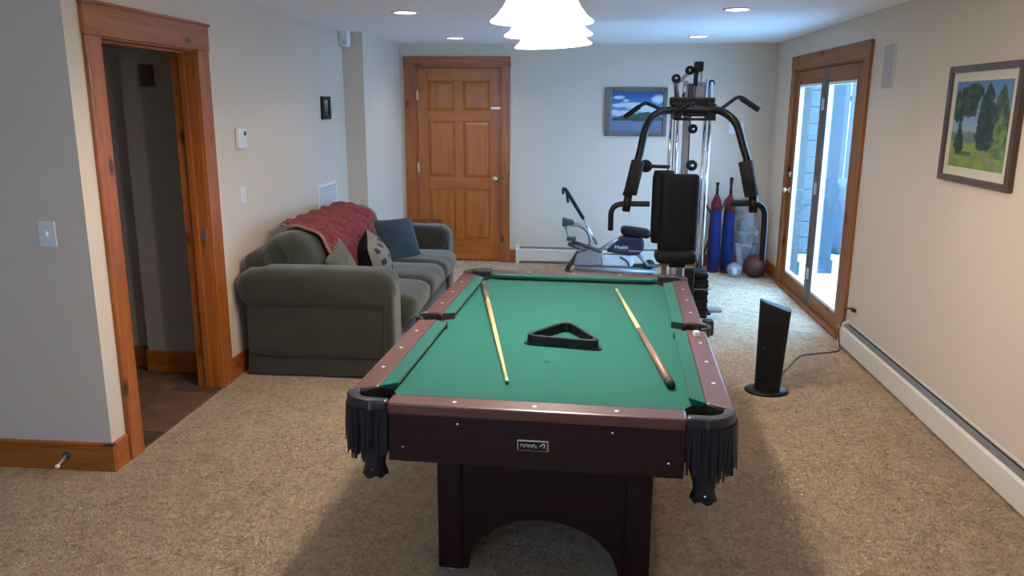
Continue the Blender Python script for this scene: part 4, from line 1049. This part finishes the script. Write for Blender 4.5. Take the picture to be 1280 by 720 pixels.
# ================================================================== CORNER CLUTTER
def soft_bag(label, x, y, top, r0):
    t = thing('fabric_bag', (x, y, 0), label, 'bag', 'blue bags standing in the corner')
    bm = new_bm(); lathe(bm, [(r0*.6,.012),(r0,.03),(r0*1.08,.2),(r0*1.02,.45),(r0*.92,.66)], (x,y,0), 28)
    for v in bm.verts:
        a = math.atan2(v.co.y-y, v.co.x-x); k = 1+.04*math.sin(a*6+v.co.z*3); v.co.x = x+(v.co.x-x)*k; v.co.y = y+(v.co.y-y)*k
    obj('bag_body', bm, 'blue', t, smooth=True)
    bm = new_bm(); lathe(bm, [(r0*.95,.0),(r0*1.0,.012),(r0*.9,.03)], (x,y,0), 24); obj('bottom_panel', bm, 'red', t, smooth=True)
    bm = new_bm(); lathe(bm, [(r0*.94,.655),(r0*.84,.73),(r0*.5,.79),(.017,.82)], (x,y,0), 24); obj('red_collar', bm, 'red', t, smooth=True)
    bm = new_bm(); lathe(bm, [(.015,.80),(.016,.86),(.012,.90),(.019,top-.02),(.015,top)], (x,y,0), 16); obj('handle', bm, 'foam', t, smooth=True)
soft_bag('blue fabric bag with red top and shorter black handle, left of the pair', 1.366, 8.33, .94, .061)
soft_bag('blue fabric bag with red top and taller black handle, right of the pair', 1.498, 8.30, .995, .061)
t = thing('basketball', (1.75, 8.1, 0), 'worn brown basketball on the carpet in the far corner', 'ball')
bm = new_bm(); bmesh.ops.create_uvsphere(bm, u_segments=32, v_segments=20, radius=.12)
for v in bm.verts: v.co += Vector((1.75,8.1,.12))
bl = obj('ball_skin', bm, 'ball', t, smooth=True)
for rot in (Matrix.Rotation(R(20),3,'X'), Matrix.Rotation(R(90),3,'Y') @ Matrix.Rotation(R(15),3,'X'), Matrix.Rotation(R(80),3,'X')):
    bm = new_bm(); pts = [Vector((1.75,8.1,.12))+rot @ Vector((.1195*math.cos(k*math.pi/20), .1195*math.sin(k*math.pi/20), 0)) for k in range(41)]
    tube(bm, pts, .0022, 5); obj('seam', bm, 'rubber', bl)
t = thing('plastic_bag', (1.715, 8.38, 0), 'clear plastic bag of grey odds and ends beside the blue bags', 'bag')
for k, (x, y, z, hx, hz, mt) in enumerate(((1.635,8.36,.17,.03,.14,'pale'),(1.70,8.36,.14,.035,.13,'dgrey'),(1.77,8.36,.17,.03,.15,'rubber'),(1.66,8.33,.36,.04,.04,'rubber'),(1.74,8.33,.37,.035,.045,'dgrey'),(1.79,8.35,.42,.025,.03,'pale'),(1.64,8.36,.50,.035,.06,'siding'),(1.72,8.36,.52,.04,.04,'gsteel'),(1.70,8.33,.29,.06,.012,'gold'))):
    bm = new_bm(); softbox(bm, (x,y,z), (hx,.035,hz), .012, n=4, rot=Matrix.Rotation(R(12*(k%3-1)),3,'Y')); obj('bag_content', bm, mt, t, smooth=True)
bm = new_bm(); softbox(bm, (1.715,8.37,.31), (.13,.11,.31), .07, (.04,.04,.04), n=10, wr=.010, seed=2)
for v in bm.verts:
    f = max(0, min(1, (v.co.z-.35)/.3)); v.co.x += (1.66-v.co.x)*f*.3
obj('film', bm, 'film', t, smooth=True)
t = thing('plastic_ball', (1.548, 8.10, 0), 'small translucent plastic ball left of the basketball', 'ball')
bm = new_bm(); bmesh.ops.create_icosphere(bm, subdivisions=3, radius=.075)
for v in bm.verts: v.co += Vector((1.548,8.10,.076))
obj('film', bm, 'film', t, smooth=True)
bm = new_bm(); softbox(bm, (1.548,8.09,.06), (.025,.025,.035), .012, n=3); obj('white_label', bm, 'white', t, smooth=True)
t = thing('folded_stand', (1.70, 8.5, 0), 'folded metal stand with silver diagonal bars in the far corner', 'stand')
for (a, b, r, m) in (((1.50,8.53,.745),(1.75,8.53,.745),.016,'silver'),((1.60,8.53,.67),(1.86,8.53,.39),.014,'silver'),((1.56,8.55,.735),(1.80,8.55,.47),.010,'dgrey'),((1.84,8.55,.02),(1.80,8.55,.74),.014,'bmetal'),((1.27,8.55,.72),(1.46,8.55,.40),.014,'dgrey'),((1.25,8.55,.02),(1.50,8.55,.745),.012,'dgrey')):
    bm = new_bm(); tube(bm, [a, b], r, 10); obj('bar', bm, m, t, smooth=True)

# ================================================================== CARPET PILE (real tufts where the camera can tell them apart)
def pile():
    rng = np.random.default_rng(5)
    def region(x0, x1, y0, y1, dens):
        n = int((x1-x0)*(y1-y0)*dens); return np.column_stack([rng.uniform(x0,x1,n), rng.uniform(y0,y1,n)])
    P = np.vstack([region(-2.16,1.86,1.9,5.7,30000), region(-3.2,-2.16,2.1,3.25,26000)])
    keep = rng.uniform(0,1,len(P)) < np.clip((5.7-P[:,1])/2.3, 0, 1)
    P = P[keep & (((P[:,0]-1.14)**2+(P[:,1]-4.70)**2) > .02)]
    n = len(P); h = rng.uniform(.002,.006,n); w = rng.uniform(.0015,.003,n); a = rng.uniform(0,2*np.pi,n); la = a+np.pi/2; ll = rng.uniform(.005,.012,n)
    ux, uy = np.cos(a)*w, np.sin(a)*w; tx, ty = np.cos(la)*ll, np.sin(la)*ll
    V = np.zeros((n,4,3), 'f')
    V[:,0] = np.column_stack([P[:,0]-ux, P[:,1]-uy, np.full(n,-.001)]); V[:,1] = np.column_stack([P[:,0]+ux, P[:,1]+uy, np.full(n,-.001)])
    V[:,2] = np.column_stack([P[:,0]+ux*.8+tx, P[:,1]+uy*.8+ty, h]); V[:,3] = np.column_stack([P[:,0]-ux*.8+tx, P[:,1]-uy*.8+ty, h])
    me = bpy.data.meshes.new('carpet_pile'); me.vertices.add(n*4); me.vertices.foreach_set('co', V.reshape(-1))
    me.loops.add(n*4); me.loops.foreach_set('vertex_index', np.arange(n*4, dtype='i')); me.polygons.add(n)
    me.polygons.foreach_set('loop_start', np.arange(0,n*4,4, dtype='i')); me.polygons.foreach_set('loop_total', np.full(n,4,dtype='i'))
    me.update(calc_edges=True)
    o = obj('carpet_pile', me, 'carpet'); tagp(o, 'mottled beige frieze carpet pile in the foreground', 'carpet', kind='stuff')
pile()
